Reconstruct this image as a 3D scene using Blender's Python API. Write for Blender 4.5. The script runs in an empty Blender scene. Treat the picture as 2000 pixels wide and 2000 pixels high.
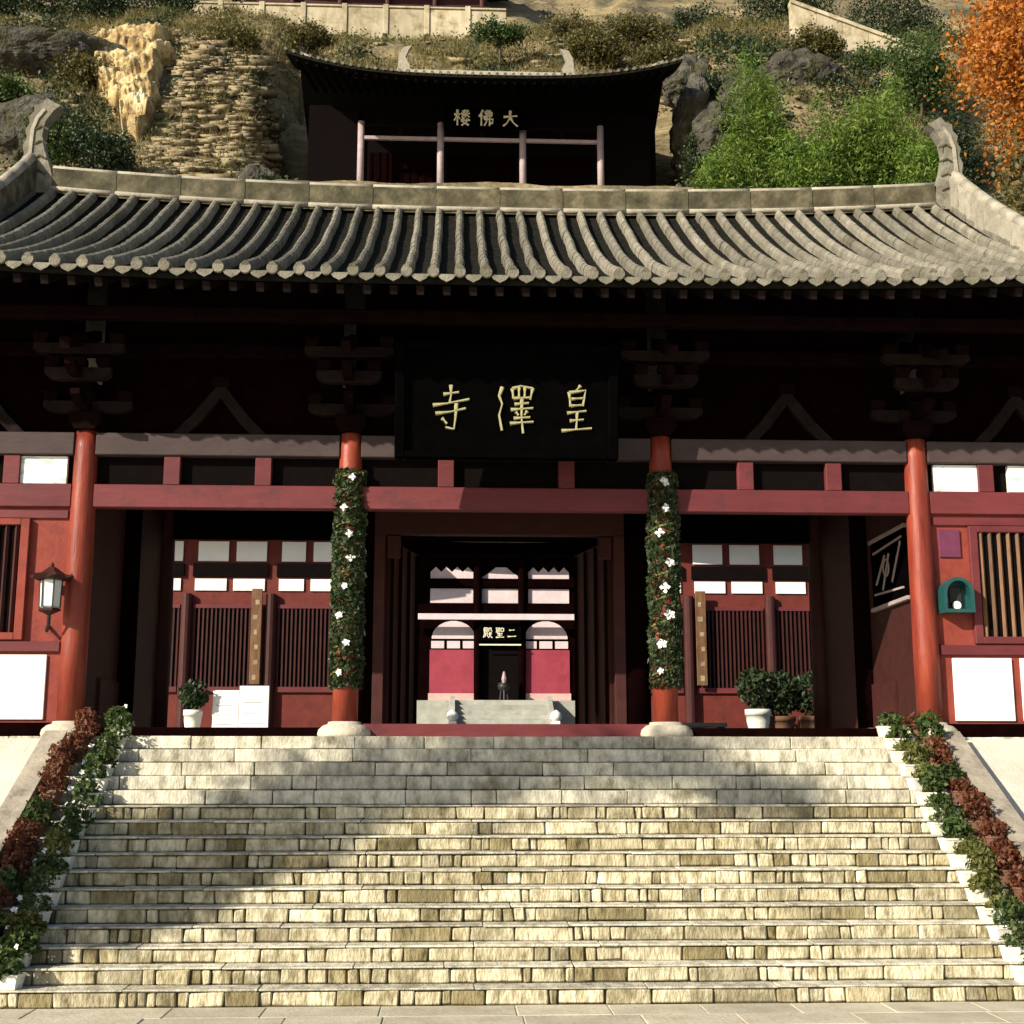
import bpy, math, random
import numpy as np
from mathutils import Vector, Matrix, noise

random.seed(7)
RNG = np.random.default_rng(11)
R = math.radians
scene = bpy.context.scene
COL = scene.collection

# ------------------------------------------------------------------ camera, sky, sun, exposure
cam_d = bpy.data.cameras.new("camera")
cam = bpy.data.objects.new("camera", cam_d)
COL.objects.link(cam)
cam.location = (-0.73, 0.0, 2.27)
cam.rotation_euler = (R(90 + 10.9), 0, R(-2.5))
cam_d.sensor_width = 36.0
cam_d.lens = 46.8
cam_d.clip_start = 0.1
cam_d.clip_end = 2000
scene.camera = cam

SUN_AZ, SUN_EL = 52.0, 26.0          # degrees left of the gate's outward normal, degrees above the horizon
sun_dir = Vector((-math.sin(R(SUN_AZ)) * math.cos(R(SUN_EL)), -math.cos(R(SUN_AZ)) * math.cos(R(SUN_EL)), math.sin(R(SUN_EL))))
world = bpy.data.worlds.new("World")
scene.world = world
world.use_nodes = True
wn = world.node_tree
bg = wn.nodes["Background"]
sky = wn.nodes.new("ShaderNodeTexSky")
sky.sky_type = 'NISHITA'
sky.sun_disc = False
sky.sun_elevation = R(SUN_EL)
sky.sun_rotation = math.atan2(sun_dir.x, sun_dir.y)
wn.links.new(sky.outputs[0], bg.inputs[0])
bg.inputs[1].default_value = 0.082
sl = bpy.data.lights.new("sun", 'SUN')
sl.energy = 5.0
sl.angle = R(0.5)
sl.color = (1.0, 0.91, 0.75)
so = bpy.data.objects.new("sun", sl)
COL.objects.link(so)
so.rotation_euler = sun_dir.to_track_quat('Z', 'Y').to_euler()

scene.view_settings.view_transform = 'Standard'
scene.view_settings.look = 'None'
scene.view_settings.gamma = 1.0
scene.view_settings.exposure = 0.65
scene.view_settings.use_curve_mapping = False
scene.cycles.max_bounces = 4
scene.cycles.diffuse_bounces = 2
scene.cycles.glossy_bounces = 2
scene.cycles.transmission_bounces = 2
scene.cycles.use_adaptive_sampling = True
scene.cycles.adaptive_threshold = 0.02
scene.cycles.use_denoising = True

# ------------------------------------------------------------------ materials
def ramp_set(node, cols):
    cr = node.color_ramp
    n = len(cols)
    while len(cr.elements) < n:
        cr.elements.new(0.5)
    for i, (p, c) in enumerate(cols):
        cr.elements[i].position = p
        cr.elements[i].color = (*c, 1)

def pmat(name, cols, scale=2.0, rough=0.7, bump=0.3, bscale=18.0, rnd=0.0, stretch=(1, 1, 1), pieces=None, spec=0.3,
         bdist=0.02, stain=None, metallic=0.0, island=False):
    """principled material: world-space noise through a ramp, optional per-piece colour, stains and fine relief"""
    m = bpy.data.materials.new(name)
    m.use_nodes = True
    t = m.node_tree
    N, L = t.nodes, t.links
    b = N["Principled BSDF"]
    geo = N.new("ShaderNodeNewGeometry")
    mp = N.new("ShaderNodeMapping")
    mp.inputs["Scale"].default_value = stretch
    L.new(geo.outputs["Position"], mp.inputs[0])
    nz = N.new("ShaderNodeTexNoise")
    nz.inputs["Scale"].default_value = scale
    nz.inputs["Detail"].default_value = 6
    nz.inputs["Roughness"].default_value = 0.62
    L.new(mp.outputs[0], nz.inputs["Vector"])
    rp = N.new("ShaderNodeValToRGB")
    ramp_set(rp, cols)
    L.new(nz.outputs[0], rp.inputs[0])
    col = rp.outputs[0]
    oi = N.new("ShaderNodeObjectInfo")
    if pieces:
        rp2 = N.new("ShaderNodeValToRGB")
        rp2.color_ramp.interpolation = 'LINEAR'
        ramp_set(rp2, pieces)
        L.new(geo.outputs["Random Per Island"] if island else oi.outputs["Random"], rp2.inputs[0])
        mx = N.new("ShaderNodeMix")
        mx.data_type = 'RGBA'
        mx.blend_type = 'MULTIPLY'
        mx.inputs[0].default_value = 1.0
        L.new(col, mx.inputs[6])
        L.new(rp2.outputs[0], mx.inputs[7])
        col = mx.outputs[2]
    if rnd:
        mr = N.new("ShaderNodeMapRange")
        mr.inputs[3].default_value = 1 - rnd
        mr.inputs[4].default_value = 1 + rnd
        L.new(oi.outputs["Random"], mr.inputs[0])
        hs = N.new("ShaderNodeHueSaturation")
        L.new(mr.outputs[0], hs.inputs["Value"])
        L.new(col, hs.inputs["Color"])
        col = hs.outputs[0]
    if stain:
        sc, lo, hi, sc_col = stain
        n2 = N.new("ShaderNodeTexNoise")
        n2.inputs["Scale"].default_value = sc
        n2.inputs["Detail"].default_value = 8
        n2.inputs["Roughness"].default_value = 0.7
        L.new(geo.outputs["Position"], n2.inputs["Vector"])
        m2 = N.new("ShaderNodeMapRange")
        m2.inputs[1].default_value = lo
        m2.inputs[2].default_value = hi
        L.new(n2.outputs[0], m2.inputs[0])
        mx2 = N.new("ShaderNodeMix")
        mx2.data_type = 'RGBA'
        L.new(m2.outputs[0], mx2.inputs[0])
        L.new(col, mx2.inputs[6])
        mx2.inputs[7].default_value = (*sc_col, 1)
        col = mx2.outputs[2]
    L.new(col, b.inputs["Base Color"])
    b.inputs["Roughness"].default_value = rough
    b.inputs["Metallic"].default_value = metallic
    b.inputs["Specular IOR Level"].default_value = spec
    if bump:
        n3 = N.new("ShaderNodeTexNoise")
        n3.inputs["Scale"].default_value = bscale
        n3.inputs["Detail"].default_value = 6
        L.new(mp.outputs[0], n3.inputs["Vector"])
        bp = N.new("ShaderNodeBump")
        bp.inputs["Strength"].default_value = bump
        bp.inputs["Distance"].default_value = bdist
        L.new(n3.outputs[0], bp.inputs["Height"])
        L.new(bp.outputs[0], b.inputs["Normal"])
    return m

def leafmat(name, cols, scale=6.0, trans=0.35, rough=0.55, rnd=0.12):
    m = pmat(name, cols, scale=scale, rough=rough, bump=0, rnd=rnd, spec=0.35)
    t = m.node_tree
    b = t.nodes["Principled BSDF"]
    src = b.inputs["Base Color"].links[0].from_socket
    tr = t.nodes.new("ShaderNodeBsdfTranslucent")
    t.links.new(src, tr.inputs[0])
    ms = t.nodes.new("ShaderNodeMixShader")
    ms.inputs[0].default_value = trans
    t.links.new(b.outputs[0], ms.inputs[1])
    t.links.new(tr.outputs[0], ms.inputs[2])
    t.links.new(ms.outputs[0], t.nodes["Material Output"].inputs[0])
    return m

def plain2(name, a, b, **k):
    return pmat(name, [(0.3, a), (0.7, b)], **k)

M = {}
PIECES = [(0.0, (0.36, 0.32, 0.2)), (0.12, (0.55, 0.50, 0.36)), (0.2, (0.85, 0.8, 0.66)), (0.5, (1.0, 0.97, 0.88)), (0.75, (1.2, 1.16, 1.05)),
          (0.88, (0.72, 0.69, 0.6)), (1.0, (0.45, 0.42, 0.36))]
M['step'] = pmat('step_stone', [(0.30, (0.15, 0.13, 0.075)), (0.43, (0.40, 0.36, 0.255)), (0.52, (0.54, 0.50, 0.385)), (0.68, (0.72, 0.68, 0.56))], scale=6, rough=0.9, bump=0.9,
                 bscale=18, bdist=0.025, stretch=(1.9, 1, 0.75), pieces=PIECES, stain=(1.4, 0.50, 0.68, (0.17, 0.145, 0.075)))
M['step_joined'] = pmat('step_stone_joined', [(0.30, (0.15, 0.13, 0.075)), (0.43, (0.40, 0.36, 0.255)), (0.52, (0.54, 0.50, 0.385)), (0.68, (0.72, 0.68, 0.56))], scale=6, rough=0.9, bump=0.9,
                 bscale=18, bdist=0.025, stretch=(1.9, 1, 0.75), pieces=PIECES, island=True, stain=(1.4, 0.50, 0.68, (0.17, 0.145, 0.075)))
M['slab'] = pmat('tread_slab', [(0.30, (0.20, 0.18, 0.12)), (0.42, (0.42, 0.39, 0.30)), (0.62, (0.66, 0.62, 0.50))], scale=5, rough=0.85, bump=0.7, bscale=22, stretch=(1.7, 1, 0.8), rnd=0.2,
                 stain=(2.2, 0.52, 0.74, (0.19, 0.165, 0.09)))
M['mortar'] = plain2('dark_mortar', (0.045, 0.038, 0.02), (0.09, 0.075, 0.04), scale=12, rough=0.95)
M['paving'] = pmat('paving_stone', [(0.3, (0.40, 0.35, 0.25)), (0.65, (0.55, 0.50, 0.38))], scale=2.5, rough=0.8, bump=0.4, rnd=0.10, stain=(5, 0.6, 0.8, (0.2, 0.18, 0.1)))
M['ramp'] = pmat('ramp_stone', [(0.3, (0.48, 0.45, 0.37)), (0.7, (0.64, 0.61, 0.52))], scale=1.6, rough=0.85, bump=0.5, bscale=25, stain=(2.0, 0.58, 0.8, (0.3, 0.27, 0.19)))
M['coping'] = pmat('coping_stone', [(0.3, (0.22, 0.19, 0.15)), (0.7, (0.42, 0.37, 0.29))], scale=3, rough=0.85, bump=0.6, rnd=0.12, stain=(4, 0.55, 0.75, (0.12, 0.10, 0.07)))
M['basestone'] = pmat('base_stone', [(0.3, (0.42, 0.37, 0.29)), (0.7, (0.60, 0.54, 0.43))], scale=6, rough=0.8, bump=0.5, rnd=0.08, stain=(6, 0.58, 0.8, (0.2, 0.17, 0.12)))
M['redcol'] = pmat('red_lacquer', [(0.28, (0.11, 0.017, 0.012)), (0.48, (0.20, 0.030, 0.016)), (0.72, (0.29, 0.058, 0.030))], scale=5, rough=0.45, bump=0.3, bscale=30, stretch=(1, 1, 0.16), rnd=0.06,
                   stain=(3.2, 0.55, 0.8, (0.15, 0.03, 0.018)))
M['redwall'] = pmat('red_wall_paint', [(0.3, (0.18, 0.030, 0.020)), (0.7, (0.26, 0.048, 0.031))], scale=2.5, rough=0.75, bump=0.3, stain=(2.4, 0.52, 0.75, (0.12, 0.022, 0.018)))
M['crimson'] = pmat('crimson_beam', [(0.3, (0.095, 0.017, 0.020)), (0.7, (0.145, 0.027, 0.030))], scale=3, rough=0.65, bump=0.3, stretch=(0.3, 1, 1), rnd=0.12, stain=(3.0, 0.52, 0.75, (0.065, 0.02, 0.022)))
M['greybeam'] = pmat('weathered_beam', [(0.3, (0.042, 0.027, 0.027)), (0.7, (0.070, 0.048, 0.048))], scale=3, rough=0.75, bump=0.4, stretch=(0.3, 1, 1), rnd=0.12, stain=(2.6, 0.5, 0.72, (0.045, 0.03, 0.03)))  # grey of skylit shade put into the beam's colour, plus random stains
M['maroon'] = pmat('shaded_maroon_wood', [(0.3, (0.003, 0.001, 0.001)), (0.7, (0.006, 0.0018, 0.0018))], scale=4, rough=0.85, bump=0.25, rnd=0.15, spec=0.0)  # under-eave shade put into the base colour, down to near black
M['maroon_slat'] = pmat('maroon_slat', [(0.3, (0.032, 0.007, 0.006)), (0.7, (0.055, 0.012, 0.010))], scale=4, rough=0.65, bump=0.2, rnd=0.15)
M['shadewood'] = pmat('shaded_dark_wood', [(0.3, (0.005, 0.004, 0.004)), (0.7, (0.007, 0.005, 0.005))], scale=5, rough=0.95, bump=0.2, spec=0.0)  # colour blackened to carry the shade under eaves and in recesses
M['bracket'] = pmat('shaded_bracket_wood', [(0.3, (0.005, 0.0022, 0.0022)), (0.7, (0.010, 0.0045, 0.0042))], scale=5, rough=0.9, bump=0.25, rnd=0.2, spec=0.0)  # bracket colour darkened to hold the eave's shade
M['strut'] = pmat('shaded_strut', [(0.3, (0.011, 0.0075, 0.007)), (0.7, (0.020, 0.0145, 0.0135))], scale=5, rough=0.9, bump=0.25, rnd=0.1, spec=0.0)  # beige-grey struts pulled nearly black for the shade they stand in
M['plaster'] = pmat('white_plaster', [(0.3, (0.74, 0.73, 0.70)), (0.7, (0.82, 0.81, 0.78))], scale=2, rough=0.85, bump=0.15, rnd=0.03)
M['cloudpanel'] = pmat('painted_white_panel', [(0.46, (0.80, 0.80, 0.77)), (0.54, (0.78, 0.79, 0.76)), (0.62, (0.42, 0.52, 0.48))], scale=3.2, rough=0.7, bump=0.1, stretch=(1, 1, 2.4))
M['tile'] = pmat('grey_roof_tile', [(0.25, (0.085, 0.078, 0.06)), (0.5, (0.18, 0.165, 0.128)), (0.75, (0.29, 0.262, 0.205))], scale=6, rough=0.9, bump=0.8, bscale=30, rnd=0.22,
                 stain=(1.5, 0.50, 0.72, (0.085, 0.08, 0.045)))
M['pan'] = pmat('shaded_pan_tile', [(0.3, (0.006, 0.006, 0.005)), (0.7, (0.018, 0.017, 0.013))], scale=8, rough=0.95, bump=0.6, bscale=25, spec=0.05)  # gaps between tile rows coloured near black for the shade in them
M['ridge'] = pmat('ridge_clay', [(0.30, (0.03, 0.027, 0.015)), (0.5, (0.075, 0.066, 0.038)), (0.7, (0.17, 0.145, 0.09))], scale=3.2, rough=0.9, bump=0.6, rnd=0.15, stain=(3, 0.55, 0.75, (0.09, 0.085, 0.04)))
M['ridgecap'] = pmat('ridge_cap_clay', [(0.3, (0.24, 0.215, 0.165)), (0.7, (0.38, 0.345, 0.27))], scale=6, rough=0.85, bump=0.6, rnd=0.14, stain=(5, 0.56, 0.76, (0.13, 0.12, 0.07)))
M['gold'] = pmat('gold_leaf', [(0.3, (0.30, 0.28, 0.14)), (0.7, (0.44, 0.42, 0.24))], scale=15, rough=0.42, bump=0.15)
M['palegold'] = pmat('pale_gold', [(0.3, (0.66, 0.60, 0.42)), (0.7, (0.8, 0.75, 0.58))], scale=15, rough=0.5, bump=0.1)
M['plaque'] = pmat('plaque_lacquer', [(0.3, (0.0012, 0.0011, 0.0011)), (0.7, (0.002, 0.0019, 0.0019))], scale=3, rough=0.9, bump=0.05, spec=0.0)
M['white'] = pmat('white_paint', [(0.3, (0.76, 0.76, 0.74)), (0.7, (0.83, 0.83, 0.81))], scale=6, rough=0.6, bump=0.1, rnd=0.04)
M['pot'] = pmat('white_pot', [(0.3, (0.64, 0.63, 0.54)), (0.7, (0.80, 0.79, 0.70))], scale=9, rough=0.6, bump=0.15, rnd=0.08, stain=(9, 0.6, 0.8, (0.4, 0.36, 0.24)))
M['darkpot'] = plain2('clay_pot', (0.10, 0.05, 0.03), (0.17, 0.08, 0.05), scale=9, rough=0.8, rnd=0.1)
M['soil'] = plain2('soil', (0.03, 0.02, 0.012), (0.06, 0.042, 0.025), scale=20, rough=0.95)
M['bark'] = plain2('bark', (0.045, 0.032, 0.022), (0.11, 0.085, 0.06), scale=8, rough=0.95, bump=0.8, stretch=(1, 1, 0.25))
M['stem'] = plain2('bamboo_stem', (0.10, 0.13, 0.04), (0.18, 0.20, 0.07), scale=8, rough=0.6)
M['teal'] = plain2('teal_enamel', (0.008, 0.05, 0.05), (0.014, 0.08, 0.078), scale=8, rough=0.35, bump=0.05, spec=0.5)
M['purple'] = plain2('purple_notice', (0.11, 0.024, 0.055), (0.15, 0.034, 0.075), scale=9, rough=0.6, bump=0.05)
M['iron'] = plain2('dark_iron', (0.012, 0.012, 0.013), (0.03, 0.028, 0.028), scale=9, rough=0.5, bump=0.2)
M['lampglass'] = plain2('frosted_glass', (0.68, 0.68, 0.66), (0.76, 0.76, 0.74), scale=4, rough=0.25, bump=0, spec=0.5)
M['slatyellow'] = pmat('ochre_slat', [(0.3, (0.08, 0.035, 0.018)), (0.7, (0.19, 0.10, 0.045))], scale=9, rough=0.6, bump=0.2, stretch=(1, 1, 0.2), rnd=0.25)
M['greystep'] = pmat('court_stone', [(0.3, (0.26, 0.26, 0.23)), (0.7, (0.42, 0.42, 0.37))], scale=3, rough=0.85, bump=0.4, rnd=0.1)
M['pinkstone'] = plain2('pink_plinth', (0.50, 0.32, 0.29), (0.60, 0.42, 0.38), scale=4, rough=0.8)
M['pinkplaster'] = plain2('pinkish_plaster', (0.54, 0.44, 0.46), (0.66, 0.56, 0.58), scale=3, rough=0.85)
M['deepred'] = pmat('deep_red_wall', [(0.3, (0.10, 0.016, 0.012)), (0.7, (0.15, 0.026, 0.018))], scale=2.5, rough=0.75, bump=0.2, stain=(2.4, 0.52, 0.75, (0.06, 0.012, 0.01)))
M['redhall'] = pmat('hall_red', [(0.3, (0.24, 0.028, 0.05)), (0.7, (0.32, 0.045, 0.07))], scale=3, rough=0.7, bump=0.15)
M['yellowrock'] = pmat('yellow_rock', [(0.28, (0.12, 0.075, 0.03)), (0.44, (0.32, 0.22, 0.095)), (0.55, (0.52, 0.41, 0.21)), (0.72, (0.70, 0.62, 0.40))], scale=1.1, rough=0.9, bump=0.9, bscale=5, bdist=0.1,
                       stain=(2.3, 0.52, 0.68, (0.12, 0.07, 0.03)))
M['greyrock'] = pmat('grey_rock', [(0.25, (0.02, 0.02, 0.016)), (0.5, (0.06, 0.055, 0.045)), (0.75, (0.14, 0.125, 0.10))], scale=1.6, rough=0.95, bump=1.0, bscale=6, bdist=0.2, rnd=0.15, stain=(1.1, 0.48, 0.62, (0.05, 0.048, 0.02)))
M['cream'] = pmat('cream_render', [(0.3, (0.36, 0.30, 0.19)), (0.7, (0.52, 0.46, 0.33))], scale=1.2, rough=0.9, bump=0.5, rnd=0.15, stretch=(2.2, 1, 0.6), stain=(1.3, 0.47, 0.68, (0.20, 0.155, 0.08)))
M['palepink'] = plain2('pale_pink_paint', (0.30, 0.225, 0.225), (0.40, 0.31, 0.31), scale=4, rough=0.65)
M['rubble'] = pmat('rubble_stone', [(0.25, (0.16, 0.12, 0.07)), (0.5, (0.30, 0.235, 0.14)), (0.75, (0.45, 0.37, 0.23))], scale=1.6, rough=0.9, bump=0.7, bscale=8, bdist=0.05, rnd=0.2)

M['lf_green'] = leafmat('pot_plant_leaf', [(0.33, (0.014, 0.028, 0.008)), (0.5, (0.045, 0.085, 0.02)), (0.6, (0.11, 0.14, 0.035)), (0.7, (0.24, 0.23, 0.08))], scale=17)
M['lf_red'] = leafmat('red_brown_leaf', [(0.33, (0.045, 0.014, 0.010)), (0.47, (0.13, 0.035, 0.018)), (0.57, (0.21, 0.075, 0.03)), (0.66, (0.13, 0.12, 0.04)), (0.75, (0.30, 0.16, 0.07))], scale=15)
M['lf_garland'] = leafmat('garland_leaf', [(0.3, (0.018, 0.035, 0.012)), (0.7, (0.06, 0.085, 0.03))], scale=16, trans=0.15)
M['lf_bamboo'] = leafmat('bamboo_leaf', [(0.25, (0.045, 0.085, 0.012)), (0.5, (0.13, 0.21, 0.03)), (0.75, (0.26, 0.33, 0.06))], scale=1.6, trans=0.4)
M['lf_orange'] = leafmat('autumn_leaf', [(0.25, (0.24, 0.065, 0.012)), (0.5, (0.44, 0.15, 0.02)), (0.75, (0.56, 0.30, 0.05))], scale=2.2, trans=0.4)
M['lf_dark'] = leafmat('evergreen_leaf', [(0.3, (0.012, 0.024, 0.009)), (0.6, (0.03, 0.05, 0.016)), (0.8, (0.07, 0.09, 0.03))], scale=1.2, trans=0.2)
M['lf_mid'] = leafmat('shrub_leaf', [(0.3, (0.03, 0.06, 0.015)), (0.6, (0.07, 0.11, 0.025)), (0.8, (0.15, 0.17, 0.05))], scale=1.5, trans=0.3)
M['lf_olive'] = leafmat('olive_leaf', [(0.3, (0.07, 0.065, 0.02)), (0.6, (0.14, 0.12, 0.035)), (0.8, (0.25, 0.2, 0.07))], scale=1.5, trans=0.3)
M['drygrass'] = leafmat('dry_grass_blade', [(0.3, (0.11, 0.095, 0.03)), (0.55, (0.24, 0.2, 0.075)), (0.8, (0.40, 0.34, 0.16))], scale=0.7, trans=0.3, rnd=0)

def hill_mat():
    m = pmat('hillside_earth', [(0.28, (0.10, 0.085, 0.045)), (0.45, (0.19, 0.15, 0.08)), (0.6, (0.27, 0.21, 0.11)), (0.75, (0.36, 0.29, 0.17))],
             scale=0.9, rough=0.95, bump=1.0, bscale=3.5, bdist=0.25, stretch=(0.55, 0.8, 1.9), stain=(0.22, 0.47, 0.6, (0.055, 0.055, 0.035)))
    return m
M['hill'] = hill_mat()

# ------------------------------------------------------------------ mesh helpers
ORIGIN = {}          # object name -> world origin

class MB:
    def __init__(s):
        s.v = []
        s.f = []
        s.m = []
    def add(s, vs, fs):
        o = len(s.v)
        s.v.extend([tuple(p) for p in vs])
        s.f.extend([tuple(i + o for i in f) for f in fs])
        return s
    def box(s, x0, x1, y0, y1, z0, z1):
        return s.add([(x0, y0, z0), (x1, y0, z0), (x1, y1, z0), (x0, y1, z0), (x0, y0, z1), (x1, y0, z1), (x1, y1, z1), (x0, y1, z1)],
                     [(3, 2, 1, 0), (4, 5, 6, 7), (0, 1, 5, 4), (1, 2, 6, 5), (2, 3, 7, 6), (3, 0, 4, 7)])
    def cbox(s, x0, x1, y0, y1, z0, z1, c=0.012, jit=0.0):
        """box with chamfered edges; jit roughens the corners"""
        X, Y, Z = (x0, x1), (y0, y1), (z0, z1)
        vs = []
        idx = {}
        for i in (0, 1):
            for j in (0, 1):
                for k in (0, 1):
                    jx, jy, jz = (random.uniform(-jit, jit) for _ in range(3))
                    p = (X[i] + jx, Y[j] + jy, Z[k] + jz)
                    sx, sy, sz = (1 - 2 * i), (1 - 2 * j), (1 - 2 * k)
                    idx[(i, j, k, 'x')] = len(vs); vs.append((p[0], p[1] + sy * c, p[2] + sz * c))
                    idx[(i, j, k, 'y')] = len(vs); vs.append((p[0] + sx * c, p[1], p[2] + sz * c))
                    idx[(i, j, k, 'z')] = len(vs); vs.append((p[0] + sx * c, p[1] + sy * c, p[2]))
        fs = []
        for i in (0, 1):
            q = [idx[(i, j, k, 'x')] for j, k in ((0, 0), (1, 0), (1, 1), (0, 1))]
            fs.append(q if i else q[::-1])
            q = [idx[(j, i, k, 'y')] for j, k in ((0, 0), (0, 1), (1, 1), (1, 0))]
            fs.append(q if i else q[::-1])
            q = [idx[(j, k, i, 'z')] for j, k in ((0, 0), (1, 0), (1, 1), (0, 1))]
            fs.append(q if i else q[::-1])
        for a in (0, 1):
            for b_ in (0, 1):
                fs.append((idx[(a, b_, 0, 'x')], idx[(a, b_, 1, 'x')], idx[(a, b_, 1, 'y')], idx[(a, b_, 0, 'y')]))
                fs.append((idx[(a, 0, b_, 'x')], idx[(a, 1, b_, 'x')], idx[(a, 1, b_, 'z')], idx[(a, 0, b_, 'z')]))
                fs.append((idx[(0, a, b_, 'y')], idx[(1, a, b_, 'y')], idx[(1, a, b_, 'z')], idx[(0, a, b_, 'z')]))
        for i in (0, 1):
            for j in (0, 1):
                for k in (0, 1):
                    fs.append((idx[(i, j, k, 'x')], idx[(i, j, k, 'y')], idx[(i, j, k, 'z')]))
        return s.add(vs, fs)
    def prism(s, poly, y0, y1):
        """polygon in the XZ plane extruded along Y"""
        n = len(poly)
        vs = [(x, y0, z) for x, z in poly] + [(x, y1, z) for x, z in poly]
        fs = [tuple(range(n)), tuple(range(2 * n - 1, n - 1, -1))]
        fs += [(i, n + i, n + (i + 1) % n, (i + 1) % n) for i in range(n)]
        return s.add(vs, fs)
    def prism_x(s, poly, x0, x1):
        """polygon in the YZ plane extruded along X"""
        n = len(poly)
        vs = [(x0, y, z) for y, z in poly] + [(x1, y, z) for y, z in poly]
        fs = [tuple(range(n)), tuple(range(2 * n - 1, n - 1, -1))]
        fs += [(i, n + i, n + (i + 1) % n, (i + 1) % n) for i in range(n)]
        return s.add(vs, fs)
    def lathe(s, prof, c=(0, 0, 0), n=20):
        vs, fs = [], []
        for r, z in prof:
            for i in range(n):
                a = 2 * math.pi * i / n
                vs.append((c[0] + r * math.cos(a), c[1] + r * math.sin(a), c[2] + z))
        k = len(prof)
        for j in range(k - 1):
            for i in range(n):
                fs.append((j * n + i, j * n + (i + 1) % n, (j + 1) * n + (i + 1) % n, (j + 1) * n + i))
        fs.append(tuple(range(n))[::-1])
        fs.append(tuple((k - 1) * n + i for i in range(n)))
        return s.add(vs, fs)
    def tube(s, pts, rad, n=7):
        pts = [Vector(p) for p in pts]
        if not hasattr(rad, '__len__'):
            rad = [rad] * len(pts)
        vs, fs = [], []
        for i, p in enumerate(pts):
            d = (pts[min(i + 1, len(pts) - 1)] - pts[max(i - 1, 0)]).normalized()
            a = d.cross(Vector((0.31, 0.17, 0.93)) if abs(d.z) < 0.9 else Vector((1, 0.1, 0))).normalized()
            b = d.cross(a)
            for k in range(n):
                t = 2 * math.pi * k / n
                vs.append(p + (a * math.cos(t) + b * math.sin(t)) * rad[i])
        for j in range(len(pts) - 1):
            for k in range(n):
                fs.append((j * n + k, j * n + (k + 1) % n, (j + 1) * n + (k + 1) % n, (j + 1) * n + k))
        fs.append(tuple(range(n))[::-1])
        fs.append(tuple((len(pts) - 1) * n + k for k in range(n)))
        return s.add(vs, fs)
    def bar(s, p0, p1, w, h):
        """rectangular bar between two points, w across, h along the up direction"""
        p0, p1 = Vector(p0), Vector(p1)
        d = (p1 - p0).normalized()
        a = d.cross(Vector((0, 0, 1)) if abs(d.z) < 0.95 else Vector((1, 0, 0))).normalized()
        b = a.cross(d)
        vs = []
        for p in (p0, p1):
            for sa, sb in ((-1, -1), (1, -1), (1, 1), (-1, 1)):
                vs.append(p + a * sa * w / 2 + b * sb * h / 2)
        return s.add(vs, [(0, 1, 2, 3), (7, 6, 5, 4), (0, 4, 5, 1), (1, 5, 6, 2), (2, 6, 7, 3), (3, 7, 4, 0)])
    def build(s, name, mat, parent=None, smooth=False, origin=None):
        me = bpy.data.meshes.new(name)
        v = np.array(s.v, dtype=np.float64)
        if origin is None:
            lo, hi = v.min(0), v.max(0)
            origin = np.array([(lo[0] + hi[0]) / 2, (lo[1] + hi[1]) / 2, lo[2]])
        origin = np.array(origin, dtype=np.float64)
        me.from_pydata((v - origin).tolist(), [], s.f)
        me.update()
        if smooth:
            me.polygons.foreach_set('use_smooth', [True] * len(me.polygons))
        me.materials.append(mat)
        return place(name, me, parent, origin)

def place(name, me, parent, origin):
    o = bpy.data.objects.new(name, me)
    COL.objects.link(o)
    po = ORIGIN[parent.name] if parent else np.zeros(3)
    o.parent = parent
    o.location = tuple(np.array(origin) - po)
    ORIGIN[o.name] = np.array(origin, dtype=np.float64)
    return o

def thing(name, label, cat, loc=(0, 0, 0), group=None):
    o = bpy.data.objects.new(name, None)
    o.empty_display_size = 0.2
    COL.objects.link(o)
    o.location = loc
    ORIGIN[o.name] = np.array(loc, dtype=np.float64)
    return tag(o, label, cat, group)

def tag(o, label=None, cat=None, group=None, kind=None):
    if label: o['label'] = label
    if cat: o['category'] = cat
    if group: o['group'] = group
    if kind: o['kind'] = kind
    return o

def fast_mesh(name, verts, quads, mat, parent=None, origin=(0, 0, 0), tri=False):
    """numpy verts (n,3) and faces (m,3|4) into an object"""
    k = quads.shape[1]
    me = bpy.data.meshes.new(name)
    v = verts - np.array(origin)
    me.vertices.add(len(v))
    me.vertices.foreach_set('co', v.astype(np.float32).ravel())
    me.loops.add(quads.size)
    me.loops.foreach_set('vertex_index', quads.astype(np.int32).ravel())
    me.polygons.add(len(quads))
    me.polygons.foreach_set('loop_start', np.arange(0, quads.size, k, dtype=np.int32))
    me.update(calc_edges=True)
    me.materials.append(mat)
    return place(name, me, parent, origin)

def leaves(centers, length, width, rng=RNG, droop=0.0, jitter=0.35, up=None):
    """diamond leaves folded on the midrib: (verts, quads); two quads for each leaf"""
    n = len(centers)
    d = rng.normal(size=(n, 3))
    d[:, 2] -= droop
    if up is not None:
        d[:, 2] += up
    d /= np.linalg.norm(d, axis=1)[:, None] + 1e-9
    a = rng.normal(size=(n, 3))
    sde = np.cross(d, a)
    sde /= np.linalg.norm(sde, axis=1)[:, None] + 1e-9
    nn = np.cross(d, sde)
    s = rng.uniform(1 - jitter, 1 + jitter, (n, 1))
    L_, W_ = length * s, width * s
    p0 = centers - d * L_ * 0.5
    p2 = centers + d * L_ * 0.5
    m = centers - d * L_ * 0.08 - nn * W_ * 0.12
    p1 = m + sde * W_ * 0.5 + nn * W_ * 0.24
    p3 = m - sde * W_ * 0.5 + nn * W_ * 0.24
    v = np.stack([p0, p1, p2, p3], 1).reshape(-1, 3)
    i = np.arange(n)[:, None] * 4
    q = np.concatenate([i + np.array([[0, 1, 2]]), i + np.array([[0, 2, 3]])], 0)
    return v, q

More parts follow.
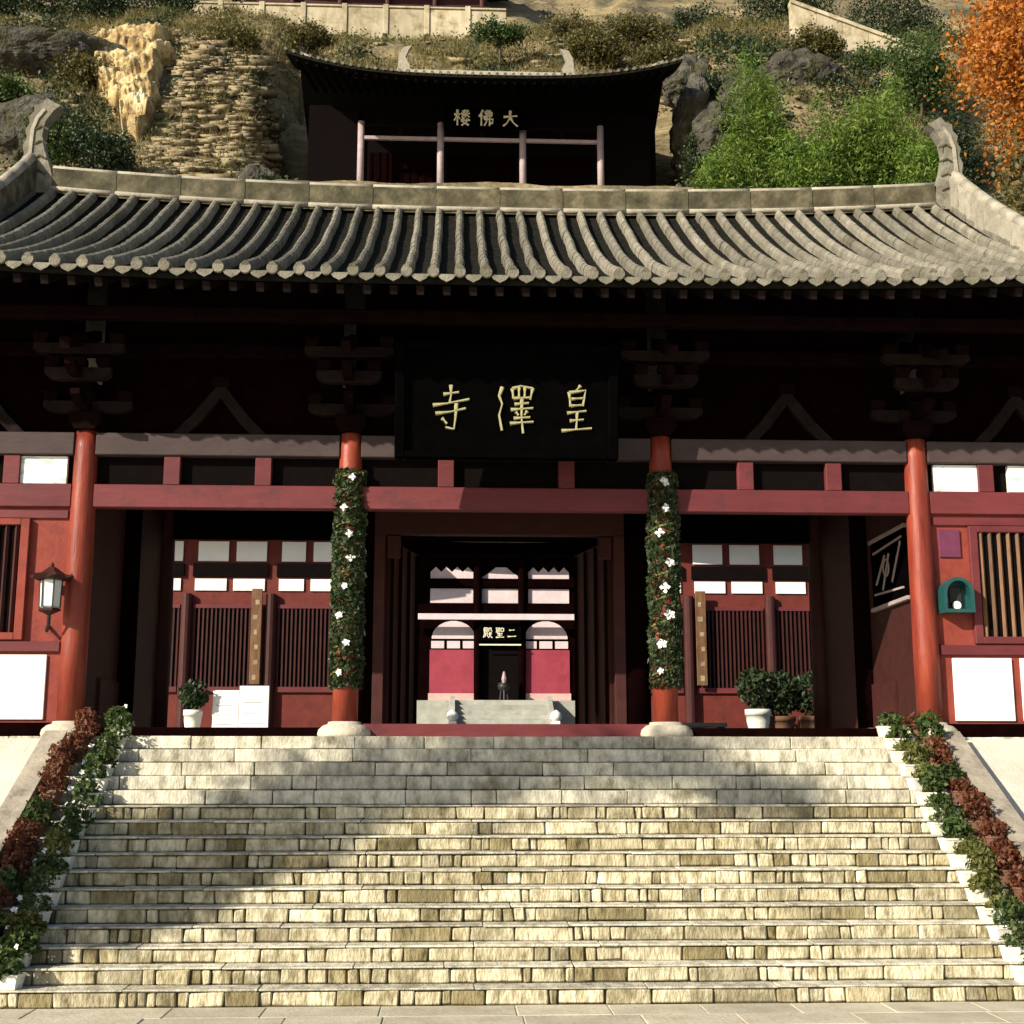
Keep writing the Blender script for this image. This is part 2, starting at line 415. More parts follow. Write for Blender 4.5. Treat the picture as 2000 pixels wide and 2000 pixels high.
def ORD(i):
    return ['lowest', 'second', 'third', 'fourth', 'fifth', 'sixth', 'seventh', 'eighth', 'ninth', 'tenth', 'eleventh', 'twelfth', 'thirteenth',
            'fourteenth', 'fifteenth', 'topmost'][i]

# ------------------------------------------------------------------ levels (metres)
NSTEP, RISE, TREAD = 16, 0.1675, 0.26
Y0 = 13.65                       # foot of the stairs
PZ = NSTEP * RISE                # terrace level 2.68
YT = Y0 + NSTEP * TREAD          # front of the terrace 17.81
YC = 18.6                        # front column line
CX = (2.22, 5.95, 9.0)           # column offsets from the gate's axis

# ------------------------------------------------------------------ ground, terrace, ramps
o = MB().add([(-400, -300, -0.006), (400, -300, -0.006), (400, 400, -0.006), (-400, 400, -0.006)], [(0, 1, 2, 3)]).build('ground', M['paving'])
tag(o, 'pale stone paved forecourt at the foot of the stairs', None, None, 'structure')
ground = o
for r in range(5):
    x = -8.0 - 0.35 * (r % 2)
    while x < 8.5:
        w = random.choice((0.9, 1.1, 1.3))
        y1 = Y0 - 0.012 - r * 0.55
        MB().cbox(x, x + w - 0.012, y1 - 0.538, y1, -0.1, random.uniform(0.0, 0.006), 0.006).build('paving_slab', M['paving'], ground)
        x += w

terr = MB().box(-60, 60, YT + 0.02, 52, -0.1, PZ - 0.012).build('terrace', M['greystep'])
tag(terr, 'raised stone terrace carrying the gate and courtyard', None, None, 'structure')
for i in range(-8, 9):         # terrace edge slabs in front of the columns
    x = i * 1.18
    MB().cbox(x - 0.584, x + 0.584, YT - 0.02, YT + 1.4, PZ - 0.16, PZ, 0.01, 0.003).build('edge_slab', M['slab'], terr)

core = MB()
for k in range(NSTEP):
    core.box(-5.66, 5.66, Y0 + k * TREAD + 0.035, YT + 0.01, k * RISE - 0.05, (k + 1) * RISE - 0.03)
stairs = core.build('stairs', M['mortar'])
tag(stairs, 'broad flight of worn cream stone steps up to the gate', None, None, 'structure')
n_stone, extra = 0, MB()
for k in range(NSTEP):
    yk, z0, z1 = Y0 + k * TREAD, k * RISE, (k + 1) * RISE
    smooth_step = k >= 11
    x = -5.6
    while x < 5.55:
        w = (random.choice((0.9, 1.2, 1.5, 1.8)) if k > 12 else random.choice((0.3, 0.5, 0.8, 1.1))) if smooth_step else random.choice((0.09, 0.12, 0.16, 0.2, 0.26, 0.34, 0.46, 0.62))
        x1 = min(x + w, 5.6)
        if 5.6 - x1 < 0.15: x1 = 5.6
        g = random.uniform(0.006, 0.012) if smooth_step else random.uniform(0.007, 0.020)
        jf = random.uniform(-0.004, 0.006) if smooth_step else random.uniform(-0.010, 0.022)
        zt = z1 if smooth_step else z1 - 0.024
        n_stone += not smooth_step
        mbx = extra if (n_stone > 298 and not smooth_step) else MB()
        mbx.cbox(x + g / 2, x1 - g / 2, yk + jf, yk + TREAD + 0.05, z0 + random.uniform(0.003, 0.009), zt - random.uniform(0, 0.006 if smooth_step else 0.010),
                 0.010 if smooth_step else 0.013, 0.005 if smooth_step else 0.008)
        if mbx is not extra:
            mbx.build('step_slab' if smooth_step else 'step_stone', M['slab'] if smooth_step else M['step'], stairs)
        x = x1
    if not smooth_step:
        x = -5.6
        while x < 5.55:
            x1 = min(x + random.choice((0.9, 1.3, 1.7, 2.1)), 5.6)
            if 5.6 - x1 < 0.3: x1 = 5.6
            MB().cbox(x + 0.004, x1 - 0.004, yk - 0.010 + random.uniform(-0.008, 0.008), yk + TREAD + 0.03, z1 - 0.022, z1 + random.uniform(-0.004, 0.0),
                      0.007, 0.004).build('tread_slab', M['slab'], stairs)
            x = x1

if extra.v:
    tag(extra.build('riser_stones', M['step_joined'], stairs), None, None, None, 'stuff')
SL = RISE / TREAD
for s, word in ((-1, 'left'), (1, 'right')):
    a, b = sorted((s * 5.96, s * 11.0))
    rp = MB().prism_x([(Y0, 0.0), (YT + 0.02, PZ - 0.004), (YT + 0.02, -0.1), (Y0, -0.1)], a, b).build('ramp', M['ramp'])
    tag(rp, 'pale sloping stone ramp beside the stairs on the ' + word, None, None, 'structure')
    cp = thing('stair_coping', 'grey stone coping wall climbing the %s side of the stairs' % word, 'coping', (s * 5.82, Y0, 0), 'stair copings')
    a, b = sorted((s * 5.68, s * 5.96))
    MB().prism_x([(Y0 - 0.1, -0.05), (Y0 - 0.1, 0.22), (YT - 0.5, PZ + 0.16 - 0.5 * SL), (YT - 0.2, PZ - 0.02), (YT, PZ - 0.02), (YT, 0)], a + 0.03, b - 0.03).build('wall', M['coping'], cp)
    nseg = 5
    for i in range(nseg):
        t0, t1 = i / nseg, (i + 1) / nseg
        ya, yb = Y0 - 0.14 + t0 * 4.05 + 0.004, Y0 - 0.14 + t1 * 4.05 - 0.004
        za, zb = 0.23 + t0 * 2.42, 0.23 + t1 * 2.42
        MB().prism_x([(ya, za), (ya, za + 0.1), (yb, zb + 0.1), (yb, zb)], a, b).build('coping_slab', M['coping'], cp)

# ------------------------------------------------------------------ pot plants on the step ends
def clump(n, rx, ry, h, length, width, seed, up=0.5):
    rng = np.random.default_rng(seed)
    u = rng.normal(size=(n, 3))
    u /= np.linalg.norm(u, axis=1)[:, None]
    r = rng.uniform(0.35, 1.0, (n, 1)) ** 0.6
    c = u * r * np.array([rx, ry, h / 2]) + np.array([0, 0, h / 2])
    c[:, 0] += 0.03 * np.sin(c[:, 2] * 31 + seed)
    return leaves(c, length, width, rng, up=up)
def leaf_mesh(name, vq, mat):
    o = fast_mesh(name, vq[0], vq[1], mat)
    me = o.data
    ORIGIN.pop(o.name, None)
    bpy.data.objects.remove(o)
    return me
M['lf_lime'] = leafmat('lime_leaf', [(0.33, (0.05, 0.06, 0.014)), (0.55, (0.14, 0.15, 0.035)), (0.7, (0.30, 0.27, 0.10))], scale=17)
green_meshes = [leaf_mesh('foliage', clump(190 + 40 * (i % 3), 0.20, 0.17, 0.26 + 0.03 * (i % 5), 0.065 + 0.010 * (i % 4), 0.034 + 0.005 * (i % 4), 40 + i, 0.5), M['lf_lime' if i % 3 == 2 else 'lf_green']) for i in range(9)]
red_meshes = [leaf_mesh('foliage', clump(190 + 40 * (i % 3), 0.18, 0.17, 0.28 + 0.035 * (i % 5), 0.06 + 0.010 * (i % 4), 0.034 + 0.004 * (i % 4), 60 + i, 0.5), M['lf_green' if i % 4 == 3 else 'lf_red']) for i in range(9)]
def petal_flower(mb, c, r, nrm, n=5):
    nrm = Vector(nrm).normalized()
    a = nrm.cross(Vector((0, 0, 1))).normalized()
    b = nrm.cross(a)
    c = Vector(c)
    for i in range(n):
        t = 2 * math.pi * i / n + random.uniform(-0.2, 0.2)
        d = a * math.cos(t) + b * math.sin(t)
        e = a * -math.sin(t) + b * math.cos(t)
        mb.add([c, c + d * r * 0.6 + e * r * 0.38 + nrm * r * 0.2, c + d * r + nrm * r * 0.12, c + d * r * 0.6 - e * r * 0.38 + nrm * r * 0.2], [(0, 1, 2, 3)])
def pot_mesh(w, d, h):
    mb = MB()
    prof = [(0.80, 0), (1.0, h * 0.86), (1.06, h * 0.86), (1.06, h), (0.92, h), (0.9, h * 0.9)]
    vs = []
    for k, z in prof:
        vs += [(-w / 2 * k, -d / 2 * k, z), (w / 2 * k, -d / 2 * k, z), (w / 2 * k, d / 2 * k, z), (-w / 2 * k, d / 2 * k, z)]
    fs = [(3, 2, 1, 0)]
    for j in range(len(prof) - 1):
        for i in range(4):
            fs.append((j * 4 + i, j * 4 + (i + 1) % 4, (j + 1) * 4 + (i + 1) % 4, (j + 1) * 4 + i))
    fs.append(tuple((len(prof) - 1) * 4 + i for i in range(4)))
    mb.add(vs, fs)
    o = mb.build('pot', M['pot'], origin=(0, 0, 0))
    me = o.data
    ORIGIN.pop(o.name, None)
    bpy.data.objects.remove(o)
    return me
pot_me = pot_mesh(0.22, 0.18, 0.14)
mbp = MB().lathe([(0.085, 0), (0.12, 0.14), (0.13, 0.14), (0.13, 0.16), (0.11, 0.16), (0.1, 0.14)], n=12)
_o = mbp.build('pot', M['darkpot'], origin=(0, 0, 0)); dpot_me = _o.data; ORIGIN.pop(_o.name, None); bpy.data.objects.remove(_o)
flower_mes = []
for vv_ in range(5):
    fl = MB()
    for i in range(2 + vv_ % 3):
        petal_flower(fl, (random.uniform(-.16, .10), random.uniform(-.17, .1), random.uniform(.08, .34)), random.uniform(0.022, 0.042), (random.uniform(-1, 1), random.uniform(-1, -.2), random.uniform(0, 1)))
    _o = fl.build('flowers', M['white'], origin=(0, 0, 0)); flower_mes.append(_o.data); ORIGIN.pop(_o.name, None); bpy.data.objects.remove(_o)
for s, word in ((-1, 'left'), (1, 'right')):
    for k in range(NSTEP):
        y, z = Y0 + k * TREAD + 0.125, (k + 1) * RISE
        x = s * (5.03 + random.uniform(-0.02, 0.02))
        nm = 'topmost step' if k == NSTEP - 1 else ('lowest step' if k == 0 else ORD(k) + ' step from bottom')
        t = thing('flower_pot', 'white pot of green leaves, %s end of the %s' % (word, nm), 'potted plant', (x, y, z), 'white pots along the stairs')
        t.rotation_euler.z = random.uniform(-0.22, 0.22)
        place('pot', pot_me, t, (x, y, z))
        f = place('foliage', random.choice(green_meshes), t, (x + (-random.uniform(-0.03, 0.09) if s < 0 else random.uniform(0.05, 0.17)), y + random.uniform(-0.03, 0.05), z + 0.06))
        f.scale = (random.uniform(0.85, 1.1), 1, random.uniform(0.8, 1.15))
        f.rotation_euler.z = random.uniform(0, 6)
        if s < 0 and k % 3 != 1:
            place('blossom', random.choice(flower_mes), t, (x - 0.05, y, z + 0.05))
        x2 = s * (5.48 + random.uniform(-0.06, 0.06))
        rm = random.choice(red_meshes)
        is_red = 'red' in rm.materials[0].name
        t2 = thing('border_plant', ('red-brown' if is_red else 'green') + ' plant in clay pot against the %s coping beside the %s' % (word, nm), 'potted plant', (x2, y, z), 'plants along the copings')
        place('pot', dpot_me, t2, (x2, y, z))
        f = place('foliage', rm, t2, (x2, y, z + 0.05))
        f.rotation_euler.z = random.uniform(0, 6)
        f.scale = (1, 1, random.uniform(0.8, 1.2))

# ------------------------------------------------------------------ the gate
gate = thing('temple_gate', 'red-columned temple gate with grey tiled roof at the top of the stairs', 'temple gate', (0, YC, PZ))
G = gate
def part(mb, name, mat, parent=None, smooth=False):
    return mb.build(name, M[mat], parent or G, smooth)

def column(x, y, ztop, parent, mat='redcol', r=0.178, base=True):
    c = part(MB().lathe([(r, 0.2), (r * 1.01, 1.2), (r * 0.98, 2.6), (r * 0.9, ztop - PZ - 0.25), (r * 0.84, ztop - PZ)], (x, y, PZ), 24), 'column', mat, parent, True)
    if base:
        part(MB().lathe([(0.36, 0.0), (0.375, 0.05), (0.36, 0.11), (0.30, 0.165), (0.235, 0.185), (0.225, 0.215), (0.19, 0.22)], (x, y, PZ), 26), 'base_stone', 'basestone', c, True)
    return c
ZT = 6.96
for cx in CX:
    for s in (-1, 1):
        column(s * cx, YC, ZT, G)
for cx in CX[:2]:
    for s in (-1, 1):
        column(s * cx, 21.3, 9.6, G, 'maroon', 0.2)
        column(s * cx, 24.0, ZT, G, 'maroon_slat', 0.178)

bays = [(-9.0, -5.95), (-5.95, -2.22), (-2.22, 2.22), (2.22, 5.95), (5.95, 9.0)]
for i, (a, b) in enumerate(bays):
    a2, b2 = a + 0.15, b - 0.15
    part(MB().cbox(a2, b2, YC - 0.11, YC + 0.11, 6.61, 6.93, 0.012), 'upper_beam', 'greybeam')
    part(MB().cbox(a2, b2, YC - 0.09, YC + 0.09, 5.86, 6.19, 0.012), 'lower_beam', 'crimson')
    part(MB().box(a2, b2, YC + 0.05, YC + 0.08, 6.19, 6.61), 'frieze_board', 'shadewood')
    mid = (a + b) / 2
    if i == 2: xs = (-0.86, 0.86)
    elif i in (1, 3): xs = (mid - 0.64, mid + 0.64)
    else: xs = (mid - 0.52, mid + 0.52)
    for x in xs:
        part(MB().cbox(x - 0.115, x + 0.115, YC - 0.075, YC + 0.045, 6.192, 6.608, 0.01), 'beam_post', 'crimson')
        # small carved foot either side of the post
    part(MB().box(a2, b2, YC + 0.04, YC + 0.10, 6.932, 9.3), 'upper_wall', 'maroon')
# back and side enclosing timber
part(MB().box(-9, 9, 23.93, 24.07, 6.35, 9.2), 'rear_beam', 'shadewood')
part(MB().box(-8.9, 8.9, 18.72, 23.9, 7.6, 7.66), 'ceiling', 'shadewood')
for s in (-1, 1):
    a, b = sorted((s * 5.97, s * 6.09))
    part(MB().box(a, b, YC + 0.18, 23.84, PZ, 7.6), 'side_wall', 'maroon_slat')
    part(MB().box(*sorted((s * 5.93, s * 5.965)), 20.0, 23.4, PZ + 0.02, PZ + 0.9), 'wainscot', 'maroon_slat')
    a, b = sorted((s * 8.98, s * 9.08))
    part(MB().box(a, b, YC, 24, PZ, 9.0), 'end_wall', 'redwall')
    part(MB().box(*sorted((s * 6.1, s * 8.96)), 23.95, 24.05, PZ, 6.349), 'rear_wall', 'redwall')
# thresholds
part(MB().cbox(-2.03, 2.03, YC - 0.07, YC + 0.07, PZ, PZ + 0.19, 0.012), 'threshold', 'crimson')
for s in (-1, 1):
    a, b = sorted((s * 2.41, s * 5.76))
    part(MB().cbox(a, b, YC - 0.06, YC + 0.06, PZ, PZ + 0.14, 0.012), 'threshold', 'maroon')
# door frame in the middle bay, set back on the centre row of columns
YD = 21.3
part(MB().cbox(-2.02, 2.02, YD - 0.1, YD + 0.1, 5.98, 6.36, 0.012), 'door_header', 'maroon_slat')
part(MB().box(-2.02, 2.02, YD - 0.03, YD + 0.03, 6.36, 7.6), 'door_transom', 'maroon')
for s in (-1, 1):
    a, b = sorted((s * 1.84, s * 2.02))
    part(MB().cbox(a, b, YD - 0.1, YD + 0.1, PZ, 5.98, 0.01), 'door_jamb', 'maroon_slat')
    # open leaf swung inwards
    ang = R(76)
    hx, hy = s * 1.82, YD + 0.08
    dx, dy = -s * math.cos(ang), math.sin(ang)
    leaf = part(MB().bar((hx, hy, 4.38), (hx + dx * 1.72, hy + dy * 1.72, 4.38), 0.07, 3.1), 'door_leaf', 'maroon_slat')
    for q in (0.12, 0.6, 1.1, 1.6):
        part(MB().bar((hx + dx * q - s * 0.05, hy + dy * q, PZ + 0.2), (hx + dx * q - s * 0.05, hy + dy * q, 5.9), 0.06, 0.06), 'door_stile', 'bracket', leaf)
for s in (-1, 1):       # latticed upper screens flanking the header
    part(MB().cbox(*sorted((s * 1.60, s * 1.83)), YD - 0.05, YD + 0.05, 5.6, 5.975, 0.02), 'corner_brace', 'maroon_slat')

# end-bay walls: slatted windows, white panels, white dado panels
def end_bay(s):
    def X(a, b): return sorted((s * a, s * b))
    w = part(MB().box(*X(6.12, 8.84), YC - 0.02, YC + 0.06, PZ, 5.86), 'infill_wall', 'redwall')
    for a, b in ((6.20, 7.00), (7.30, 8.1), (8.3, 8.8)):
        part(MB().box(*X(a, b), YC - 0.03, YC + 0.049, 6.205, 6.595), 'white_panel', 'cloudpanel')
    part(MB().cbox(*X(6.13, 8.83), YC - 0.075, YC - 0.021, 3.84, 3.98, 0.008), 'sill_rail', 'crimson')
    part(MB().cbox(*X(6.13, 8.83), YC - 0.06, YC - 0.021, 5.70, 5.82, 0.008), 'head_rail', 'crimson')
    for a, b in ((6.30, 7.15), (7.27, 8.1), (8.2, 8.8)):
        part(MB().cbox(*X(a, b), YC - 0.055, YC - 0.021, PZ + 0.24, 3.80, 0.006), 'dado_panel', 'plaster')
    part(MB().box(*X(6.13, 8.83), YC - 0.09, YC - 0.021, PZ, PZ + 0.2), 'skirting', 'maroon')
    wi = part(MB().box(*X(6.76, 8.5), YC - 0.032, YC - 0.0225, 4.1, 5.62), 'window', 'shadewood')
    for (a, b, z0, z1) in ((6.64, 6.76, 4.0, 5.69), (8.5, 8.62, 4.0, 5.69), (6.76, 8.5, 4.0, 4.1), (6.76, 8.5, 5.6, 5.69)):
        part(MB().cbox(*X(a, b), YC - 0.10, YC - 0.023, z0, z1, 0.008), 'window_frame', 'redwall' if s < 0 else 'crimson', wi)
    n = 13
    for i in range(n):
        x = 6.82 + (i + 0.0) * (1.62 / (n - 1))
        part(MB().add(*[[(s * x - 0.033, YC - 0.05, 4.1), (s * x, YC - 0.085, 4.1), (s * x + 0.033, YC - 0.05, 4.1), (s * x, YC - 0.035, 4.1),
                         (s * x - 0.033, YC - 0.05, 5.6), (s * x, YC - 0.085, 5.6), (s * x + 0.033, YC - 0.05, 5.6), (s * x, YC - 0.035, 5.6)],
                        [(0, 1, 5, 4), (1, 2, 6, 5), (2, 3, 7, 6), (3, 0, 4, 7)]]), 'slat', 'slatyellow' if s > 0 else 'maroon_slat', wi)
end_bay(-1)
end_bay(1)

# brackets on the column heads
def bracket(x, y, parent=G):
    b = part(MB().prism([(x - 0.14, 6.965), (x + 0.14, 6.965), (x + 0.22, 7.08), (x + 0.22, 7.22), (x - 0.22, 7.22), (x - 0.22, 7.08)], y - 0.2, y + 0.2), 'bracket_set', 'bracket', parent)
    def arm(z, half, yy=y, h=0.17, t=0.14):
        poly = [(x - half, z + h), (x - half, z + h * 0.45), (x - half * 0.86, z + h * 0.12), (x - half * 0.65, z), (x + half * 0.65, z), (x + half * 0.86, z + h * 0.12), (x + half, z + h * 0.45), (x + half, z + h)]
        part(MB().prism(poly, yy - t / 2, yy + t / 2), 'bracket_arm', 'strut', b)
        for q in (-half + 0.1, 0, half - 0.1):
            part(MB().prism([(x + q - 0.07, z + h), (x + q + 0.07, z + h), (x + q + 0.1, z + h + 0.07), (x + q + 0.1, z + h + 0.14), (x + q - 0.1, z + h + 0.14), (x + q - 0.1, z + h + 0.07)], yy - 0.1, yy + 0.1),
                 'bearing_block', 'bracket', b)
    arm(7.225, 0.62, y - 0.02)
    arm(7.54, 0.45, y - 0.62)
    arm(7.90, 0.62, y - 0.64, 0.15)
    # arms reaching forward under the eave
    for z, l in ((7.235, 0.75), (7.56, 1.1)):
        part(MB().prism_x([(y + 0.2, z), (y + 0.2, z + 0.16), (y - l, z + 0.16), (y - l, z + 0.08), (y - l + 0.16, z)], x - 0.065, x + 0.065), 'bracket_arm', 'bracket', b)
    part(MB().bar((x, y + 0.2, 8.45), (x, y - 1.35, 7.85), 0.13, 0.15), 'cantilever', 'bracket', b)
for cx in CX:
    for s in (-1, 1):
        bracket(s * cx, YC)
for i in (0, 1, 3, 4):     # inverted-V struts between the columns
    a, b = bays[i]
    x = (a + b) / 2
    mb = MB()
    mb.prism([(x - 0.66, 6.935), (x - 0.44, 6.935), (x - 0.26, 7.12), (x, 7.46), (x + 0.26, 7.12), (x + 0.44, 6.935), (x + 0.66, 6.935), (x + 0.40, 7.2), (x + 0.07, 7.62), (x - 0.07, 7.62), (x - 0.40, 7.2)], YC - 0.085, YC + 0.035)
    st = part(mb, 'forked_strut', 'strut')
    part(MB().cbox(x - 0.12, x + 0.12, YC - 0.12, YC + 0.037, 7.622, 7.78, 0.02), 'bearing_block', 'bracket', st)
part(MB().cbox(-9.6, 9.6, YC - 0.1, YC + 0.03, 8.06, 8.26, 0.01), 'wall_plate', 'bracket')
part(MB().cbox(-10.0, 10.0, 17.30, 17.46, 8.22, 8.40, 0.02), 'eave_purlin', 'bracket')

# roof
YE, YR, ZE, ZR = 16.42, 21.6, 8.56, 11.66
YB = 2 * YR - YE
XR, XE = 8.0, 10.9           # gable line, eave corner
VS = 0.40                    # where the side skirts meet the gable
def lift(x, v):
    ax = abs(x)
    return (1 - v) * 0.10 * (ax / 6.7) ** 3 + v * 0.25 * (min(ax, 8.6) / 7.7) ** 2.4
def prof(v):
    return ZE + (ZR - ZE) * (0.70 * v + 0.30 * v * v)
def roofp(x, v):
    return (x, YE + (YR - YE) * v, prof(v) + lift(x, v))
def xmax(v):
    return XE + (XR - XE) * min(v / VS, 1)
def slope_mesh(back=False):
    nx, nv = 60, 16
    vs, fs = [], []
    for j in range(nv + 1):
        v = j / nv
        for i in range(nx + 1):
            x = -xmax(v) + 2 * xmax(v) * i / nx
            p = roofp(x, v)
            y = 2 * YR - p[1] if back else p[1]
            vs.append((p[0], y, p[2]))
    n = len(vs)
    vs += [(x, y, z - 0.13) for x, y, z in vs]
    W = nx + 1
    for j in range(nv):
        for i in range(nx):
            q = (j * W + i, j * W + i + 1, (j + 1) * W + i + 1, (j + 1) * W + i)
            fs.append(q[::-1] if back else q)
            q2 = tuple(k + n for k in q)
            fs.append(q2 if back else q2[::-1])
    for i in range(nx):
        fs.append((i, i + n, i + 1 + n, i + 1))
    for j in range(nv):
        fs.append((j * W, (j + 1) * W, (j + 1) * W + n, j * W + n))
        fs.append((j * W + nx, j * W + nx + n, (j + 1) * W + nx + n, (j + 1) * W + nx))
    return MB().add(vs, fs)
roof = part(slope_mesh(), 'roof', 'pan', G, True)
part(slope_mesh(True), 'rear_slope', 'tile', roof, True)
for s in (-1, 1):           # side skirts and gables
    vs, fs = [], []
    nv, ny = 6, 16
    for j in range(nv + 1):
        v = VS * j / nv
        x = xmax(v)
        y0 = YE + (YR - YE) * v
        for i in range(ny + 1):
            y = y0 + (2 * YR - 2 * y0) * i / ny
            vs.append((s * x, y, prof(v) + lift(x, v) - 0.002))
    for j in range(nv):
        for i in range(ny):
            q = (j * (ny + 1) + i, j * (ny + 1) + i + 1, (j + 1) * (ny + 1) + i + 1, (j + 1) * (ny + 1) + i)
            fs.append(q if s > 0 else q[::-1])
    part(MB().add(vs, fs), 'side_skirt', 'tile', roof)
    poly = [(roofp(XR, v)[1], roofp(XR, v)[2] - 0.05) for v in np.linspace(VS, 1, 8)]
    poly += [(2 * YR - y, z) for y, z in poly[::-1]]
    part(MB().prism_x(poly, *sorted((s * 7.9, s * 7.97))), 'gable', 'maroon', roof)

def rib(x, v0, v1, r=0.066):
    """one row of round cover tiles from the eave up to the ridge, each tile lapping the one below"""
    nt = max(3, int((v1 - v0) * 17))
    vs, fs = [], []
    na = 7
    wob = random.uniform(-0.012, 0.012)
    for t in range(nt):
        for e, rr in ((0.0, r * 1.03), (1.0, r * 0.965)):
            v = v0 + (v1 - v0) * (t + e * 0.999) / nt
            p = Vector(roofp(x, v))
            q = Vector(roofp(x, min(v + 0.01, 1.02)))
            d = (q - p).normalized()
            nrm = Vector((1, 0, 0)).cross(d).normalized()
            jx = wob * math.sin(t * 1.3 + x)
            for k in range(na):
                a = math.pi * (k / (na - 1))
                vs.append(p + Vector((1, 0, 0)) * (math.cos(a) * rr + jx) + nrm * (math.sin(a) ** 0.8 * rr * 2.1))
    rows = nt * 2
    for j in range(rows - 1):
        for k in range(na - 1):
            fs.append((j * na + k, (j + 1) * na + k, (j + 1) * na + k + 1, j * na + k + 1))
    fs.append(tuple(range(na)))
    return MB().add(vs, fs)
SP = 0.345
nrib = int(XE / SP)
for i in range(-nrib, nrib + 1):
    x = i * SP
    ax = abs(x)
    v1 = 0.985 if ax < XR else VS * (XE - ax) / (XE - XR)
    if v1 < 0.05: continue
    rb = part(rib(x, -0.012, v1), 'tile_row', 'tile', roof)
    p = roofp(x, -0.016)
    # round end tile and drip tile
    vs = [(p[0] + 0.074 * math.cos(a), p[1] - 0.012, p[2] + 0.055 + 0.076 * math.sin(a)) for a in np.linspace(0, 2 * math.pi, 12, endpoint=False)]
    vs2 = [(a, b + 0.05, c) for a, b, c in vs]
    part(MB().add(vs + vs2, [tuple(range(12))] + [(k, 12 + k, 12 + (k + 1) % 12, (k + 1) % 12) for k in range(12)]), 'end_tile', 'tile', rb)
    xm = x + SP / 2
    p = roofp(xm, -0.01)
    mb = MB().add([(xm - 0.13, p[1] - 0.02, p[2] + 0.01), (xm - 0.08, p[1] - 0.035, p[2] - 0.06), (xm, p[1] - 0.045, p[2] - 0.105), (xm + 0.08, p[1] - 0.035, p[2] - 0.06), (xm + 0.13, p[1] - 0.02, p[2] + 0.01),
                   (xm - 0.13, p[1] + 0.03, p[2] + 0.02), (xm + 0.13, p[1] + 0.03, p[2] + 0.02), (xm, p[1], p[2] - 0.10)], [(0, 1, 2, 3, 4), (0, 4, 6, 5), (5, 6, 7)])
    part(mb, 'drip_tile', 'tile', roof)
for i in range(-31, 31):    # rafters under the eave
    x = (i + 0.5) * SP
    p0, p1 = roofp(x, 0.015), roofp(x, 0.45)
    part(MB().bar((x, p0[1], p0[2] - 0.215), (x, p1[1], p1[2] - 0.3), 0.10, 0.12), 'rafter', 'strut', roof)

# main ridge in moulded blocks with a cap
nb = 14
for i in range(nb):
    xa, xb = -7.62 + 15.24 * i / nb, -7.62 + 15.24 * (i + 1) / nb
    vs, fs = [], []
    m = 4
    for k in range(m + 1):
        x = xa + 0.006 + (xb - xa - 0.012) * k / m
        z = ZR + lift(x, 1) - 0.06
        vs += [(x, YR - 0.17, z), (x, YR - 0.14, z + 0.16), (x, YR - 0.14, z + 0.46), (x, YR + 0.14, z + 0.46), (x, YR + 0.17, z)]
    for k in range(m):
        for e in range(4):
            fs.append((k * 5 + e, k * 5 + 5 + e, k * 5 + 6 + e, k * 5 + 1 + e)[::-1])
    fs += [(0, 1, 2, 3, 4)[::-1], tuple(m * 5 + e for e in range(5))]
    part(MB().add(vs, fs), 'ridge_block', 'ridge', roof)
    capz = [(x, YR - 0.06, ZR + lift(x, 1) + 0.415) for x in np.linspace(xa, xb, 4)]
    part(MB().tube(capz, 0.062, 10).tube([(x, YR - 0.17, z - 0.40) for x, y, z in capz], 0.045, 8), 'ridge_cap', 'ridgecap', roof, True)

